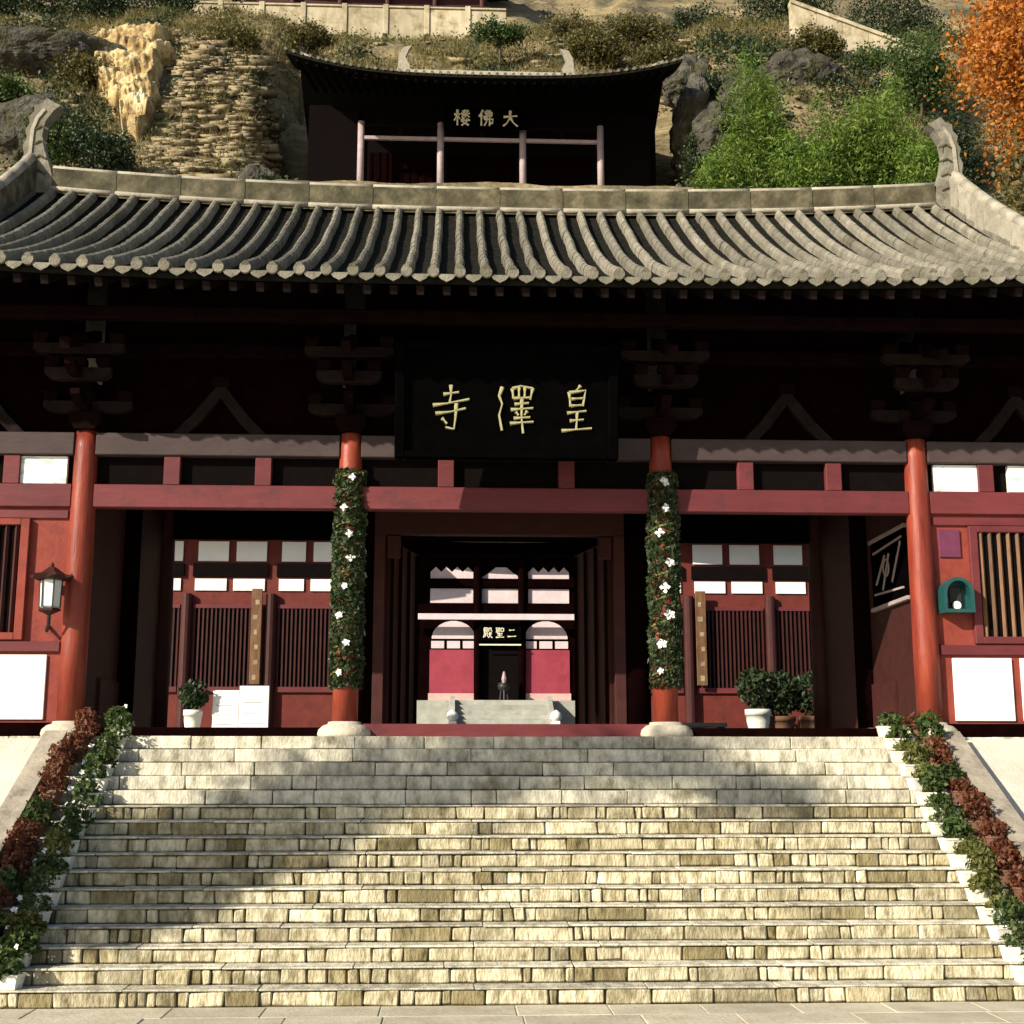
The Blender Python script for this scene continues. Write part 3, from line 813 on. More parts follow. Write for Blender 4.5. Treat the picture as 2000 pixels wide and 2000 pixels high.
for s, word in ((-1, 'left'), (1, 'right')):
    poly = [(7.56, 11.86), (7.66, 12.3), (7.78, 12.62), (7.84, 12.92), (7.80, 13.16), (7.68, 13.36), (7.56, 13.46), (7.68, 13.52), (7.80, 13.60), (7.88, 13.5), (8.00, 13.46), (8.0, 13.34), (8.09, 13.24), (8.06, 13.12), (8.13, 13.0), (8.09, 12.86), (8.15, 12.72), (8.12, 12.55), (8.2, 12.38), (8.34, 11.86)]
    fin = part(MB().prism([(s * x, z) for x, z in (poly if s > 0 else poly[::-1])], YR - 0.13, YR + 0.13), 'ridge_fin', 'tile', roof)
    poly2 = [(7.98, 12.0), (7.99, 12.5), (7.97, 13.0), (7.91, 13.2), (7.80, 13.36), (7.84, 13.4), (7.96, 13.24), (8.03, 13.0), (8.05, 12.5), (8.08, 12.0)]
    part(MB().prism([(s * x, z) for x, z in (poly2 if s > 0 else poly2[::-1])], YR - 0.155, YR + 0.155), 'fin_rib', 'ridgecap', fin)
    for q in range(4):
        part(MB().tube([(s * 7.74, YR - 0.13, 12.2 + q * 0.27), (s * 7.86, YR - 0.14, 12.26 + q * 0.27), (s * 7.95, YR - 0.13, 12.2 + q * 0.27)], 0.022, 6), 'fin_scroll', 'ridge', fin)
    # descending ridge: blocks with a rounded cap
    nv = 7
    vv = np.linspace(1.0, 0.34, nv + 1)
    for i in range(nv):
        va, vb = vv[i], vv[i + 1] + 0.004
        ha, hb = 0.62 - 0.26 * (1 - va) / 0.66, 0.62 - 0.26 * (1 - vb) / 0.66
        pa, pb = roofp(8.0, va), roofp(8.0, vb)
        a, b = sorted((s * 7.88, s * 8.14))
        part(MB().prism_x([(pa[1], pa[2] - 0.08), (pa[1], pa[2] + ha), (pb[1], pb[2] + hb), (pb[1], pb[2] - 0.08)], a, b), 'ridge_block', 'ridge' if s < 0 else 'ridgecap', roof)  # shade painted in: dark clay on the left, pale clay for the sunlit right
        part(MB().tube([(s * 8.01, pa[1], pa[2] + ha + 0.02), (s * 8.01, pb[1], pb[2] + hb + 0.02)], 0.1, 9), 'ridge_cap', 'ridgecap', roof, True)
    for rear in (0, 1):
        pts = []
        for v in np.linspace(VS, 0.0, 8):
            p = roofp(xmax(v), v)
            pts.append((s * p[0], 2 * YR - p[1] if rear else p[1], p[2] + 0.12))
        part(MB().tube(pts, 0.13, 8), 'hip_ridge', 'ridgecap', roof, True)

# ------------------------------------------------------------------ lettering
GLYPH = {
 'si': [[(.30, .80), (.70, .85)], [(.50, 1.0), (.50, .80), (.47, .62)], [(.03, .56), (.4, .60), (.97, .70)], [(.10, .38), (.5, .42), (.88, .50)], [(.64, .60), (.62, .30), (.58, .04), (.36, .08)], [(.27, .28), (.40, .16)]],
 'ze': [[(.13, .97), (.05, .78), (.13, .6), (.05, .36), (.13, .02)], [(.40, .94), (.62, 1.0), (.95, .95)], [(.40, .94), (.43, .72)], [(.95, .95), (.88, .70)], [(.43, .73), (.88, .75)], [(.58, .97), (.58, .76)], [(.74, .97), (.73, .76)],
        [(.46, .60), (.84, .63)], [(.36, .48), (.96, .52)], [(.50, .43), (.57, .36)], [(.80, .45), (.72, .36)], [(.44, .29), (.88, .32)], [(.34, .18), (.97, .22)], [(.66, .72), (.65, .3), (.70, -.04)]],
 'huang': [[(.62, 1.02), (.48, .90)], [(.28, .88), (.32, .56)], [(.28, .87), (.78, .92), (.70, .57)], [(.34, .73), (.70, .75)], [(.33, .58), (.70, .60)], [(.22, .42), (.80, .47)], [(.30, .25), (.72, .28)], [(.05, .03), (.5, .06), (.97, .09)], [(.53, .45), (.50, .06)]],
 'da': [[(.08, .60), (.92, .68)], [(.50, 1.0), (.46, .55), (.30, .22), (.05, .0)], [(.48, .58), (.68, .24), (.95, .0)]],
 'fo': [[(.30, 1.0), (.04, .58)], [(.20, .76), (.20, .0)], [(.40, .84), (.86, .87), (.84, .65)], [(.84, .65), (.43, .63)], [(.43, .63), (.40, .42), (.92, .44), (.86, .14), (.76, .2)], [(.56, 1.0), (.53, .3), (.38, .0)], [(.71, 1.0), (.71, .0)]],
 'lou': [[(.02, .70), (.40, .73)], [(.22, 1.0), (.22, .0)], [(.22, .68), (.02, .30)], [(.24, .6), (.38, .42)], [(.45, .75), (.98, .78)], [(.70, 1.0), (.70, .52)], [(.55, .95), (.62, .84)], [(.88, .97), (.79, .84)], [(.68, .75), (.48, .53)], [(.72, .75), (.96, .53)],
         [(.60, .50), (.52, .25), (.92, .02)], [(.86, .42), (.72, .15), (.46, .0)], [(.42, .32), (.99, .35)]],
 'er': [[(.2, .75), (.8, .78)], [(.03, .12), (.97, .16)]],
 'sheng': [[(.05, .95), (.5, .97)], [(.14, .95), (.14, .55)], [(.42, .96), (.42, .52)], [(.14, .8), (.42, .81)], [(.14, .68), (.42, .69)], [(.05, .55), (.5, .58)], [(.6, .92), (.62, .62)], [(.6, .92), (.93, .94), (.9, .62)], [(.62, .63), (.9, .64)],
           [(.2, .42), (.8, .44)], [(.25, .24), (.75, .26)], [(.05, .04), (.95, .07)], [(.5, .43), (.5, .05)]],
 'dian': [[(.08, .95), (.48, .97), (.47, .8)], [(.1, .8), (.47, .81)], [(.1, .95), (.1, .4), (.0, .02)], [(.2, .62), (.5, .64)], [(.27, .74), (.27, .36)], [(.42, .74), (.42, .36)], [(.14, .36), (.54, .38)], [(.26, .3), (.14, .08)], [(.42, .3), (.5, .1)],
          [(.62, .95), (.58, .6)], [(.62, .93), (.86, .95), (.84, .66), (.96, .68)], [(.6, .46), (.9, .48), (.76, .2), (.54, .0)], [(.64, .4), (.78, .16), (.98, .0)]],
}
def glyph(name, key, x, y, z, w, h, mat, parent, sw=0.085, depth=0.03, tilt=0.0, zref=0.0):
    """brushed strokes in relief on a board facing -Y; tilt leans the top outwards"""
    mb = MB()
    for st in GLYPH[key]:
        pts = []
        for (a, b) in zip(st[:-1], st[1:]):
            for t in np.linspace(0, 1, 5)[:-1]:
                pts.append((a[0] + (b[0] - a[0]) * t, a[1] + (b[1] - a[1]) * t))
        pts.append(st[-1])
        n = len(pts)
        vs, fs = [], []
        for i, (u, v) in enumerate(pts):
            a, b = pts[max(i - 1, 0)], pts[min(i + 1, n - 1)]
            dx, dy = (b[0] - a[0]) * w, (b[1] - a[1]) * h
            L = math.hypot(dx, dy) + 1e-9
            t = i / (n - 1)
            wd = sw * (w + h) / 2 * (1.15 - 0.55 * t + 0.25 * math.cos(t * 6.28)) * 0.5
            nx, nz = -dy / L * wd, dx / L * wd
            px, pz = x + u * w, z + v * h
            for sx, sy in ((1, 0), (-1, 0), (0.55, -1), (-0.55, -1)):
                zz = pz + nz * sx
                vs.append((px + nx * sx, y + sy * depth - (zz - zref) * tilt, zz))
        for i in range(n - 1):
            k = i * 4
            fs += [(k + 2, k + 3, k + 7, k + 6), (k, k + 2, k + 6, k + 4), (k + 1, k + 5, k + 7, k + 3)]
        fs += [(0, 1, 3, 2), (n * 4 - 4, n * 4 - 2, n * 4 - 1, n * 4 - 3)]
        mb.add(vs, fs)
    return mb.build(name, M[mat], parent)

# plaque over the middle bay, leaning forward
TL = 0.16
pq = thing('name_plaque', 'large black name plaque with three gold characters above the middle bay', 'plaque', (0, 17.72, 6.5))
def lean(mb, y, zref):
    mb.v = [(a, b - (c - zref) * TL, c) for a, b, c in mb.v]
    return mb
lean(MB().box(-1.42, 1.36, 17.74, 17.80, 6.52, 7.88), 17.7, 6.5).build('board', M['plaque'], pq)
for (a, b, c, d) in ((-1.56, -1.42, 6.42, 7.98), (1.36, 1.50, 6.42, 7.98), (-1.42, 1.36, 6.42, 6.52), (-1.42, 1.36, 7.88, 7.98)):
    lean(MB().cbox(a, b, 17.66, 17.82, c, d, 0.015), 17.7, 6.5).build('frame', M['plaque'], pq)
for (a, b, c, d) in ((-1.405, -1.395, 6.6, 7.8),):
    lean(MB().box(a, b, 17.73, 17.74, c, d), 17.7, 6.5).build('fillet', M['bracket'], pq)
for key, x0, x1 in (('si', -1.06, -0.53), ('ze', -0.16, 0.35), ('huang', 0.70, 1.15)):
    glyph('character', key, x0, 17.738, 6.80, x1 - x0, 0.62, 'gold', pq, 0.072, 0.03, TL, 6.5)

# ------------------------------------------------------------------ garlands on the two middle columns
for s, word in ((-1, 'left'), (1, 'right')):
    gx = s * 2.22 + (0.02 if s > 0 else 0)
    gl = thing('flower_garland', 'dark green garland with white blooms wound round the %s middle column' % word, 'garland', (gx, YC, 3.3), 'column garlands')
    rng = np.random.default_rng(5 + s)
    n = 5200
    th = rng.uniform(0, 2 * math.pi, n)
    zz = rng.uniform(3.36, 6.42, n)
    rr = 0.188 + rng.uniform(0, 0.04, n) * (0.8 + 0.4 * np.sin(zz * 9 + th))
    c = np.stack([gx + rr * np.cos(th), YC + rr * np.sin(th), zz], 1)
    v, q = leaves(c, 0.09, 0.055, rng)
    fast_mesh('foliage', v, q, M['lf_garland'], gl, (gx, YC, 3.3))
    pts = [(gx + 0.2 * math.cos(t), YC + 0.2 * math.sin(t), 3.36 + 3.06 * t / 56.5) for t in np.linspace(0, 56.5, 150)]
    MB().tube(pts, 0.016, 5).build('vine', M['stem'], gl)
    for i in range(8):
        for a in (-98, 20, 140):
            t = R(a + random.uniform(-24, 24))
            z = 3.58 + i * 0.385 + (0 if a == -98 else 0.19) + random.uniform(-0.03, 0.03)
            fm = MB()
            cpt = (gx + 0.225 * math.cos(t), YC + 0.225 * math.sin(t), z)
            petal_flower(fm, cpt, random.uniform(0.05, 0.085), (math.cos(t) + random.uniform(-.4, .4), math.sin(t), random.uniform(-.2, .5)), random.choice((4, 5, 5)))
            petal_flower(fm, (cpt[0] + 0.02 * math.cos(t), cpt[1] + 0.02 * math.sin(t), z), 0.045, (math.cos(t), math.sin(t), 0.3), 4)
            fm.build('bloom', M['white'], gl)

# ------------------------------------------------------------------ fittings on the end walls
lt = thing('wall_lantern', 'white glass wall lantern with dark upturned cap beside the left outer column', 'lantern', (-6.22, 18.26, 4.3))
def hat(cx, cy, z, r, h):
    vs, fs = [], []
    n = 6
    for k, (rr, zz) in enumerate(((r, 0.06), (r * 0.6, 0.0 + h * 0.45), (r * 0.16, h))):
        for i in range(n * 2):
            a = math.pi * i / n
            tip = 1.0 if i % 2 == 0 else 0.84
            up = 0.05 if (i % 2 == 0 and k == 0) else 0
            vs.append((cx + rr * tip * math.cos(a), cy + rr * tip * math.sin(a), z + zz + up - (0.06 if k == 0 else 0)))
    m = n * 2
    for k in range(2):
        for i in range(m):
            fs.append((k * m + i, k * m + (i + 1) % m, (k + 1) * m + (i + 1) % m, (k + 1) * m + i))
    fs.append(tuple(range(m))[::-1])
    fs.append(tuple(2 * m + i for i in range(m)))
    return MB().add(vs, fs)
hat(-6.22, 18.26, 4.80, 0.30, 0.17).lathe([(0.02, 0.16), (0.03, 0.2), (0.0, 0.25)], (-6.22, 18.26, 4.8), 8).build('cap', M['maroon_slat'], lt)
MB().lathe([(0.10, 0.0), (0.135, 0.03), (0.145, 0.38), (0.12, 0.40)], (-6.22, 18.26, 4.40), 6).build('glass_body', M['lampglass'], lt)
for i in range(6):
    a = math.pi * i / 3
    MB().bar((-6.22 + 0.14 * math.cos(a), 18.26 + 0.14 * math.sin(a), 4.41), (-6.22 + 0.15 * math.cos(a), 18.26 + 0.15 * math.sin(a), 4.8), 0.016, 0.016).build('rib', M['iron'], lt)
MB().lathe([(0.02, 0), (0.08, 0.03), (0.15, 0.06), (0.15, 0.09), (0.09, 0.1)], (-6.22, 18.26, 4.31), 6).build('base', M['maroon_slat'], lt)
MB().tube([(-6.22, 18.26, 4.33), (-6.24, 18.33, 4.2), (-6.3, 18.46, 4.12), (-6.32, 18.57, 4.2)], 0.025, 7).build('bracket', M['iron'], lt)

bx = thing('telephone_hood', 'teal hooded wall telephone beside the right outer column', 'telephone', (6.36, 18.45, 4.38))
mb = MB()
outer = [(6.36 + 0.22 * math.cos(a), 4.68 + 0.24 * math.sin(a)) for a in np.linspace(0, math.pi, 12)] + [(6.14, 4.42), (6.58, 4.42)][0:2]
inner = [(6.36 + 0.17 * math.cos(a), 4.68 + 0.19 * math.sin(a)) for a in np.linspace(0, math.pi, 12)] + [(6.19, 4.47), (6.53, 4.47)]
n = len(outer)
vs = [(x, 18.30, z) for x, z in outer] + [(x, 18.30, z) for x, z in inner] + [(x, 18.575, z) for x, z in outer] + [(x, 18.50, z) for x, z in inner]
fs = []
for i in range(n):
    j = (i + 1) % n
    fs += [(i, n + i, n + j, j), (i, j, 2 * n + j, 2 * n + i), (n + i, 3 * n + i, 3 * n + j, n + j)]
fs.append(tuple(3 * n + i for i in range(n)))
mb.add(vs, fs).build('hood', M['teal'], bx)
MB().cbox(6.27, 6.45, 18.44, 18.50, 4.56, 4.8, 0.01).build('telephone', M['iron'], bx)
MB().tube([(6.36, 18.43, 4.53), (6.36, 18.40, 4.53)], 0.06, 14).build('dial', M['white'], bx)
MB().tube([(6.24, 18.42, 4.55), (6.22, 18.40, 4.66), (6.24, 18.42, 4.78)], 0.022, 8).build('handset', M['iron'], bx)
nt = MB().cbox(6.21, 6.52, 18.548, 18.575, 5.24, 5.64, 0.004).build('notice_sheet', M['purple'])
tag(nt, 'purple notice sheet on the red wall above the teal telephone hood', 'notice')
# carved board on the inner right wall
cb = thing('carved_board', 'dark board with pale crossing bars hung on the inner right wall', 'carved board', (5.95, 20, 4.7))
MB().box(5.915, 5.962, 19.15, 20.75, 4.72, 5.78).build('board', M['plaque'], cb)
for z in (4.70, 5.78):
    MB().cbox(5.89, 5.965, 19.1, 20.8, z, z + 0.06, 0.006).build('border', M['palepink'], cb)
for i, (ya, za, yb, zb) in enumerate(((19.25, 5.66, 20.6, 5.60), (19.25, 4.90, 20.6, 4.95), (19.3, 5.60, 19.75, 5.05), (20.05, 5.5, 20.5, 5.1), (19.85, 5.5, 20.2, 4.98))):
    MB().bar((5.902, ya, za), (5.902, yb, zb), 0.02, 0.03).build('lattice_bar', M['palepink'], cb)
MB().tube([(5.9, 20.0 + 0.13 * math.cos(t), 5.3 + 0.13 * math.sin(t)) for t in np.linspace(0, 6.28, 17)], 0.014, 5).build('ring', M['palepink'], cb)

# ------------------------------------------------------------------ courtyard things seen through the side bays
def sign_board(x, y, w, h, label):
    t = thing('notice_board', label, 'notice board', (x, y, PZ), 'white boards in the courtyard')
    MB().cbox(x - w / 2, x + w / 2, y - 0.03, y + 0.03, PZ + 0.32, PZ + 0.32 + h, 0.006).build('panel', M['white'], t)
    for s in (-1, 1):
        MB().box(x + s * (w / 2 - 0.05) - 0.02, x + s * (w / 2 - 0.05) + 0.02, y + 0.031, y + 0.07, PZ, PZ + 0.3 + h * 0.9).build('leg', M['iron'], t)
    for q in range(4):
        MB().box(x - w * 0.36, x + w * random.uniform(0.1, 0.36), y - 0.034, y - 0.0302, PZ + 0.42 + q * h * 0.2, PZ + 0.44 + q * h * 0.2).build('text_line', M['greystep'], t)
sign_board(-6.50, 34.4, 0.66, 1.22, 'smaller white notice board inside the left bay')
sign_board(-5.76, 34.2, 0.74, 1.32, 'larger white notice board nearest the left middle column, in the left bay')
def pot_plant(x, y, s, mats, label, potmat='pot', n=900, ph=1.0):
    t = thing('potted_shrub', label, 'potted plant', (x, y, PZ), 'potted shrubs in the courtyard')
    MB().lathe([(0.17 * s, 0), (0.14 * s, 0.08 * s * ph), (0.24 * s, 0.26 * s * ph), (0.25 * s, 0.31 * s * ph), (0.27 * s, 0.31 * s * ph), (0.27 * s, 0.36 * s * ph), (0.23 * s, 0.36 * s * ph), (0.2 * s, 0.3 * s * ph)], (x, y, PZ), 16).build('pot', M[potmat], t, True)
    MB().tube([(x, y, PZ + 0.3 * s * ph), (x + 0.04, y, PZ + 0.3 * s * ph + 0.3 * s), (x - 0.02, y, PZ + 0.3 * s * ph + 0.6 * s)], 0.025, 6).build('stem', M['bark'], t)
    v, q = clump(n, 0.42 * s, 0.4 * s, 0.85 * s, 0.15, 0.08, int(abs(x) * 100))
    fast_mesh('foliage', v + np.array([x, y, PZ + 0.36 * s * ph]), q, M[mats], t, (x, y, PZ))
pot_plant(-7.3, 34.3, 0.9, 'lf_dark', 'small shrub in a white pot left of the white notice boards', 'pot', 500, 3.2)
pot_plant(7.1, 34.3, 1.25, 'lf_dark', 'shrub in a white pot in the right bay, nearest the middle column', 'pot', 900, 2.4)
pot_plant(7.75, 34.5, 1.4, 'lf_dark', 'dark shrub in a clay pot, middle of the three in the right bay', 'darkpot', 900, 1.8)
pot_plant(8.55, 34.4, 1.4, 'lf_dark', 'dark shrub in a clay pot, rightmost of the three in the right bay', 'darkpot', 900, 1.8)
bn = thing('stone_bench', 'low dark bench with pale edge inside the right bay', 'bench', (4.15, 26.2, PZ))
MB().cbox(3.7, 4.6, 26.0, 26.4, PZ + 0.38, PZ + 0.46, 0.01).build('seat', M['greystep'], bn)
MB().cbox(3.7, 4.6, 26.0, 26.4, PZ + 0.16, PZ + 0.2, 0.01).build('stretcher', M['greystep'], bn)
for x in (3.8, 4.5):
    MB().cbox(x - 0.06, x + 0.06, 26.05, 26.35, PZ, PZ + 0.379, 0.01).build('leg', M['iron'], bn)

# ------------------------------------------------------------------ courtyard buildings
def tile_roof(parent, x0, x1, ye, yr, ze, zr, flare=0.3, sp=0.3, mat='tile', rows=True, ridge=True):
    xc, hw = (x0 + x1) / 2, (x1 - x0) / 2
    def rp(x, v):
        return (x, ye + (yr - ye) * v, ze + (zr - ze) * (0.7 * v + 0.3 * v * v) + flare * abs((x - xc) / hw) ** 3 * (1 - 0.6 * v))
    nx, nv = 24, 6
    vs, fs = [], []
    for back in (0, 1):
        o = len(vs)
        for j in range(nv + 1):
            for i in range(nx + 1):
                p = rp(x0 + (x1 - x0) * i / nx, j / nv)
                vs.append((p[0], 2 * yr - p[1] if back else p[1], p[2]))
        n = (nx + 1) * (nv + 1)
        vs += [(a, b, c - 0.14) for a, b, c in vs[o:o + n]]
        for j in range(nv):
            for i in range(nx):
                a = o + j * (nx + 1) + i
                fs += [(a, a + 1, a + nx + 2, a + nx + 1), (a + n, a + n + nx + 1, a + n + nx + 2, a + n + 1)]
        for i in range(nx):
            fs.append((o + i, o + i + n, o + i + 1 + n, o + i + 1))
        for j in range(nv):
            a = o + j * (nx + 1)
            fs += [(a, a + nx + 1, a + nx + 1 + n, a + n), (a + nx, a + nx + n, a + 2 * nx + 1 + n, a + 2 * nx + 1)]
    r = MB().add(vs, fs).build('roof', M['pan'], parent)
    if rows:
        m = int((x1 - x0) / sp)
        for i in range(m + 1):
            x = x0 + (x1 - x0) * i / m
            MB().tube([Vector(rp(x, v)) + Vector((0, -0.02, 0.03)) for v in np.linspace(-0.01, 1, 7)], 0.075, 6).build('tile_row', M[mat], r)
    if ridge:
        pts = [Vector(rp(x, 1)) + Vector((0, 0, 0.18)) for x in np.linspace(x0 + 0.1, x1 - 0.1, 13)]
        for a, b in zip(pts[:-1], pts[1:]):
            MB().bar(a, b, 0.3, 0.42).build('ridge_block', M['ridge'], r)
        MB().tube([p + Vector((0, 0, 0.24)) for p in pts], 0.1, 8).build('ridge_cap', M['ridgecap'], r)
    return r

def pavilion(s, label):
    y = 36.0
    t = thing('side_hall', label, 'hall', (s * 7, y, PZ), 'halls behind the side bays')
    def X(a, b): return sorted((s * a, s * b))
    P_ = lambda mb, n, m, pa=None: mb.build(n, M[m], pa or t)
    P_(MB().box(*X(3.7, 12), y, y + 4, PZ, 8.9), 'wall', 'deepred')
    posts = (3.75, 5.65, 7.9, 10.1, 12.0)
    for px in posts:
        c = P_(MB().lathe([(0.15, 0), (0.14, 4.2)], (s * px, y - 0.10, PZ), 12), 'column', 'maroon_slat')
    for a, b in zip(posts[:-1], posts[1:]):
        w = (b - a)
        for q in range(2):
            c0 = a + 0.2 + q * (w - 0.2) / 2
            c1 = c0 + (w - 0.2) / 2 - 0.18
            P_(MB().box(*X(c0, c1), y - 0.05, y - 0.002, 6.98, 7.30), 'white_panel', 'plaster')
            P_(MB().box(*X(c0 - 0.03, c1 - 0.06), y - 0.05, y - 0.002, 7.78, 8.32), 'white_panel', 'plaster')
        P_(MB().box(*X(a + 0.12, b - 0.12), y - 0.09, y - 0.003, 7.36, 7.72), 'upper_beam', 'shadewood')
        wi = P_(MB().box(*X(a + 0.2, b - 0.2), y - 0.03, y - 0.003, 4.4, 6.5), 'window', 'shadewood')
        k = int((w - 0.4) / 0.115)
        for i in range(k + 1):
            x = a + 0.22 + (w - 0.44) * i / k
            P_(MB().box(*X(x - 0.022, x + 0.022), y - 0.07, y - 0.031, 4.4, 6.5), 'slat', 'maroon_slat', wi)
        P_(MB().box(*X(a + 0.18, b - 0.18), y - 0.085, y - 0.004, 6.5, 6.6), 'head_rail', 'crimson')
        P_(MB().box(*X(a + 0.18, b - 0.18), y - 0.085, y - 0.004, 4.26, 4.4), 'sill_rail', 'crimson')
    P_(MB().box(*X(3.65, 12.2), y - 0.3, y + 0.2, PZ, PZ + 0.25), 'plinth', 'greystep')
    tile_roof(t, *X(3.4, 13), y - 1.2, y + 2.0, 8.75, 10.5, 0.25, 0.3)
    return t
pavilion(-1, 'red slat-windowed hall seen through the left bay')
pavilion(1, 'red slat-windowed hall seen through the right bay')
for s in (-1, 1):
    word = 'left' if s < 0 else 'right'
    x = s * 6.0 if s < 0 else 5.95
    cpl = thing('couplet_board', 'narrow gilt couplet board on a post of the %s rear hall' % word, 'couplet board', (x, 35.5, 4.5), 'couplet boards')
    MB().cbox(x - 0.14, x + 0.14, 35.68, 35.74, 4.45, 7.0, 0.01).build('board', M['slatyellow'], cpl)
    for q in range(6):
        u, w_ = x + random.uniform(-0.03, 0.03), 4.62 + q * 0.4
        MB().box(u - random.uniform(0.03, 0.07), u + random.uniform(0.03, 0.07), 35.672, 35.6795, w_ - 0.05, w_ + random.uniform(0.04, 0.1)).build('faded_mark', M['rubble'], cpl)

# rear hall on the axis
HX, HY = 0.55, 37.2
hk = 37.2 / 46.0
def HZ(z): return 2.27 + (z - 2.27) * hk
hall = thing('rear_hall', 'crimson and white rear hall seen through the middle doorway', 'hall', (HX, HY, PZ))
def HP(mb, n, m, pa=None): return mb.build(n, M[m], pa or hall)
def hb(x0, x1, y0, y1, z0, z1): return MB().box(HX + x0, HX + x1, HY + y0, HY + y1, z0, z1)
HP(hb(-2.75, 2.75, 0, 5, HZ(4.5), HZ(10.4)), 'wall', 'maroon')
HP(hb(-2.85, 2.85, -0.9, 5.2, PZ, HZ(4.5)), 'plinth', 'greystep')
for a, b in ((-1.95, -0.63), (0.63, 1.95)):
    HP(hb(a, b, -0.06, -0.002, HZ(4.8), HZ(6.28)), 'red_panel', 'redhall')
    HP(hb(a - 0.03, b + 0.03, -0.10, -0.002, HZ(4.5), HZ(4.79)), 'base_course', 'pinkstone')
    for q in range(3):
        w = (b - a) / 3
        HP(hb(a + q * w + 0.04, a + (q + 1) * w - 0.04, -0.05, -0.002, HZ(6.33), HZ(6.58)), 'white_panel', 'pinkplaster')
    # white lunette
    c, hw = (a + b) / 2, (b - a) / 2 - 0.05
    poly = [(HX + c - hw, HZ(6.66))] + [(HX + c - hw * math.cos(t), HZ(6.66) + 0.5 * math.sin(t)) for t in np.linspace(0.12, math.pi - 0.12, 12)] + [(HX + c + hw, HZ(6.66))]
    HP(MB().prism(poly[::-1], HY - 0.05, HY - 0.002), 'lunette', 'pinkplaster')
HP(hb(-0.61, 0.61, -0.02, -0.002, HZ(4.5), HZ(6.3)), 'doorway', 'shadewood')
HP(hb(-2.7, 2.7, -0.55, -0.45, HZ(7.26), HZ(7.46)), 'eave_board', 'pinkplaster')
for x in (-2.6, -0.62, 0.62, 2.6):
    HP(MB().lathe([(0.10, HZ(4.5)), (0.12, HZ(9.4))], (HX + x, HY - 0.14, 0), 10), 'column', 'maroon')
for a, b in ((-1.95, -0.75), (-0.55, 0.62), (0.80, 1.95)):
    HP(hb(a, b, -0.05, -0.002, HZ(7.9), HZ(8.4)), 'white_panel', 'pinkplaster')
    c = (a + b) / 2
    hw = (b - a) / 2
    if abs(c) < 0.2:
        tri = [(HX + c - hw, HZ(8.76)), (HX + c + hw, HZ(8.76)), (HX + c + hw * 0.6, HZ(8.95)), (HX + c + 0.15, HZ(9.15)), (HX + c - 0.15, HZ(9.15)), (HX + c - hw * 0.6, HZ(8.95))]
    else:
        tri = [(HX + c - hw, HZ(8.76)), (HX + c + hw, HZ(8.76))] + [(HX + c + hw * (1 - 2 * q_ / 8), HZ(8.9 + (0.26 if q_ % 2 else 0.08))) for q_ in range(9)]
    HP(MB().prism(tri, HY - 0.05, HY - 0.002), 'bracket_panel', 'pinkplaster')
HP(hb(-2.74, 2.74, -0.16, -0.003, HZ(8.45), HZ(8.7)), 'upper_beam', 'maroon')
HP(hb(-2.74, 2.74, -0.16, -0.003, HZ(7.55), HZ(7.85)), 'middle_beam', 'maroon')
HP(hb(-2.74, 2.74, -0.12, -0.003, HZ(9.5), HZ(9.6)), 'eave_beam', 'bracket')
tile_roof(hall, HX - 3.2, HX + 3.2, HY - 1.0, HY + 2.5, HZ(10.0), HZ(10.0) + 2.2, 0.3, 0.3)
hp = thing('hall_plaque', 'small dark plaque with pale characters over the rear hall doorway', 'plaque', (HX, HY - 0.3, HZ(6.6)))
MB().cbox(HX - 0.60, HX + 0.60, HY - 0.34, HY - 0.26, HZ(6.55), HZ(7.15), 0.02).build('board', M['plaque'], hp)
MB().box(HX - 0.58, HX + 0.58, HY - 0.345, HY - 0.3405, HZ(6.40), HZ(6.45)).build('fillet', M['palegold'], hp)
for key, x in (('dian', -0.46), ('sheng', -0.13), ('er', 0.20)):
    glyph('character', key, HX + x, HY - 0.342, HZ(6.66), 0.25, 0.28, 'palegold', hp, 0.13, 0.012)
cs = MB().box(HX - 1.4, HX + 1.4, HY - 3.4, HY - 0.92, PZ, PZ + 0.01).build('court_stairs', M['greystep'])
tag(cs, 'grey stone steps rising to the rear hall', None, None, 'structure')
ns = 10
for i in range(ns):
    h = (HZ(4.5) - PZ) / ns
    MB().cbox(HX - 1.4, HX + 1.4, HY - 3.3 + i * 0.24, HY - 0.91, PZ + i * h, PZ + (i + 1) * h - 0.002, 0.012).build('step', M['greystep'], cs)
for s in (-1, 1):
    word = 'left' if s < 0 else 'right'
    ps = thing('stair_post', 'white stone post at the %s foot of the rear hall steps' % word, 'post', (HX + s * 1.3, HY - 3.4, PZ), 'white stair posts')
    MB().cbox(HX + s * 1.3 - 0.11, HX + s * 1.3 + 0.11, HY - 3.6, HY - 3.4, PZ, PZ + 0.75, 0.02).build('shaft', M['plaster'], ps)
    MB().lathe([(0.08, 0), (0.15, 0.08), (0.13, 0.2), (0.02, 0.28)], (HX + s * 1.3, HY - 3.5, PZ + 0.75), 10).build('finial', M['plaster'], ps, True)
    MB().bar((HX + s * 1.3, HY - 3.4, PZ + 0.28), (HX + s * 1.3, HY - 1.0, HZ(4.5) - 0.02), 0.12, 0.3).build('balustrade', M['greystep'], ps)
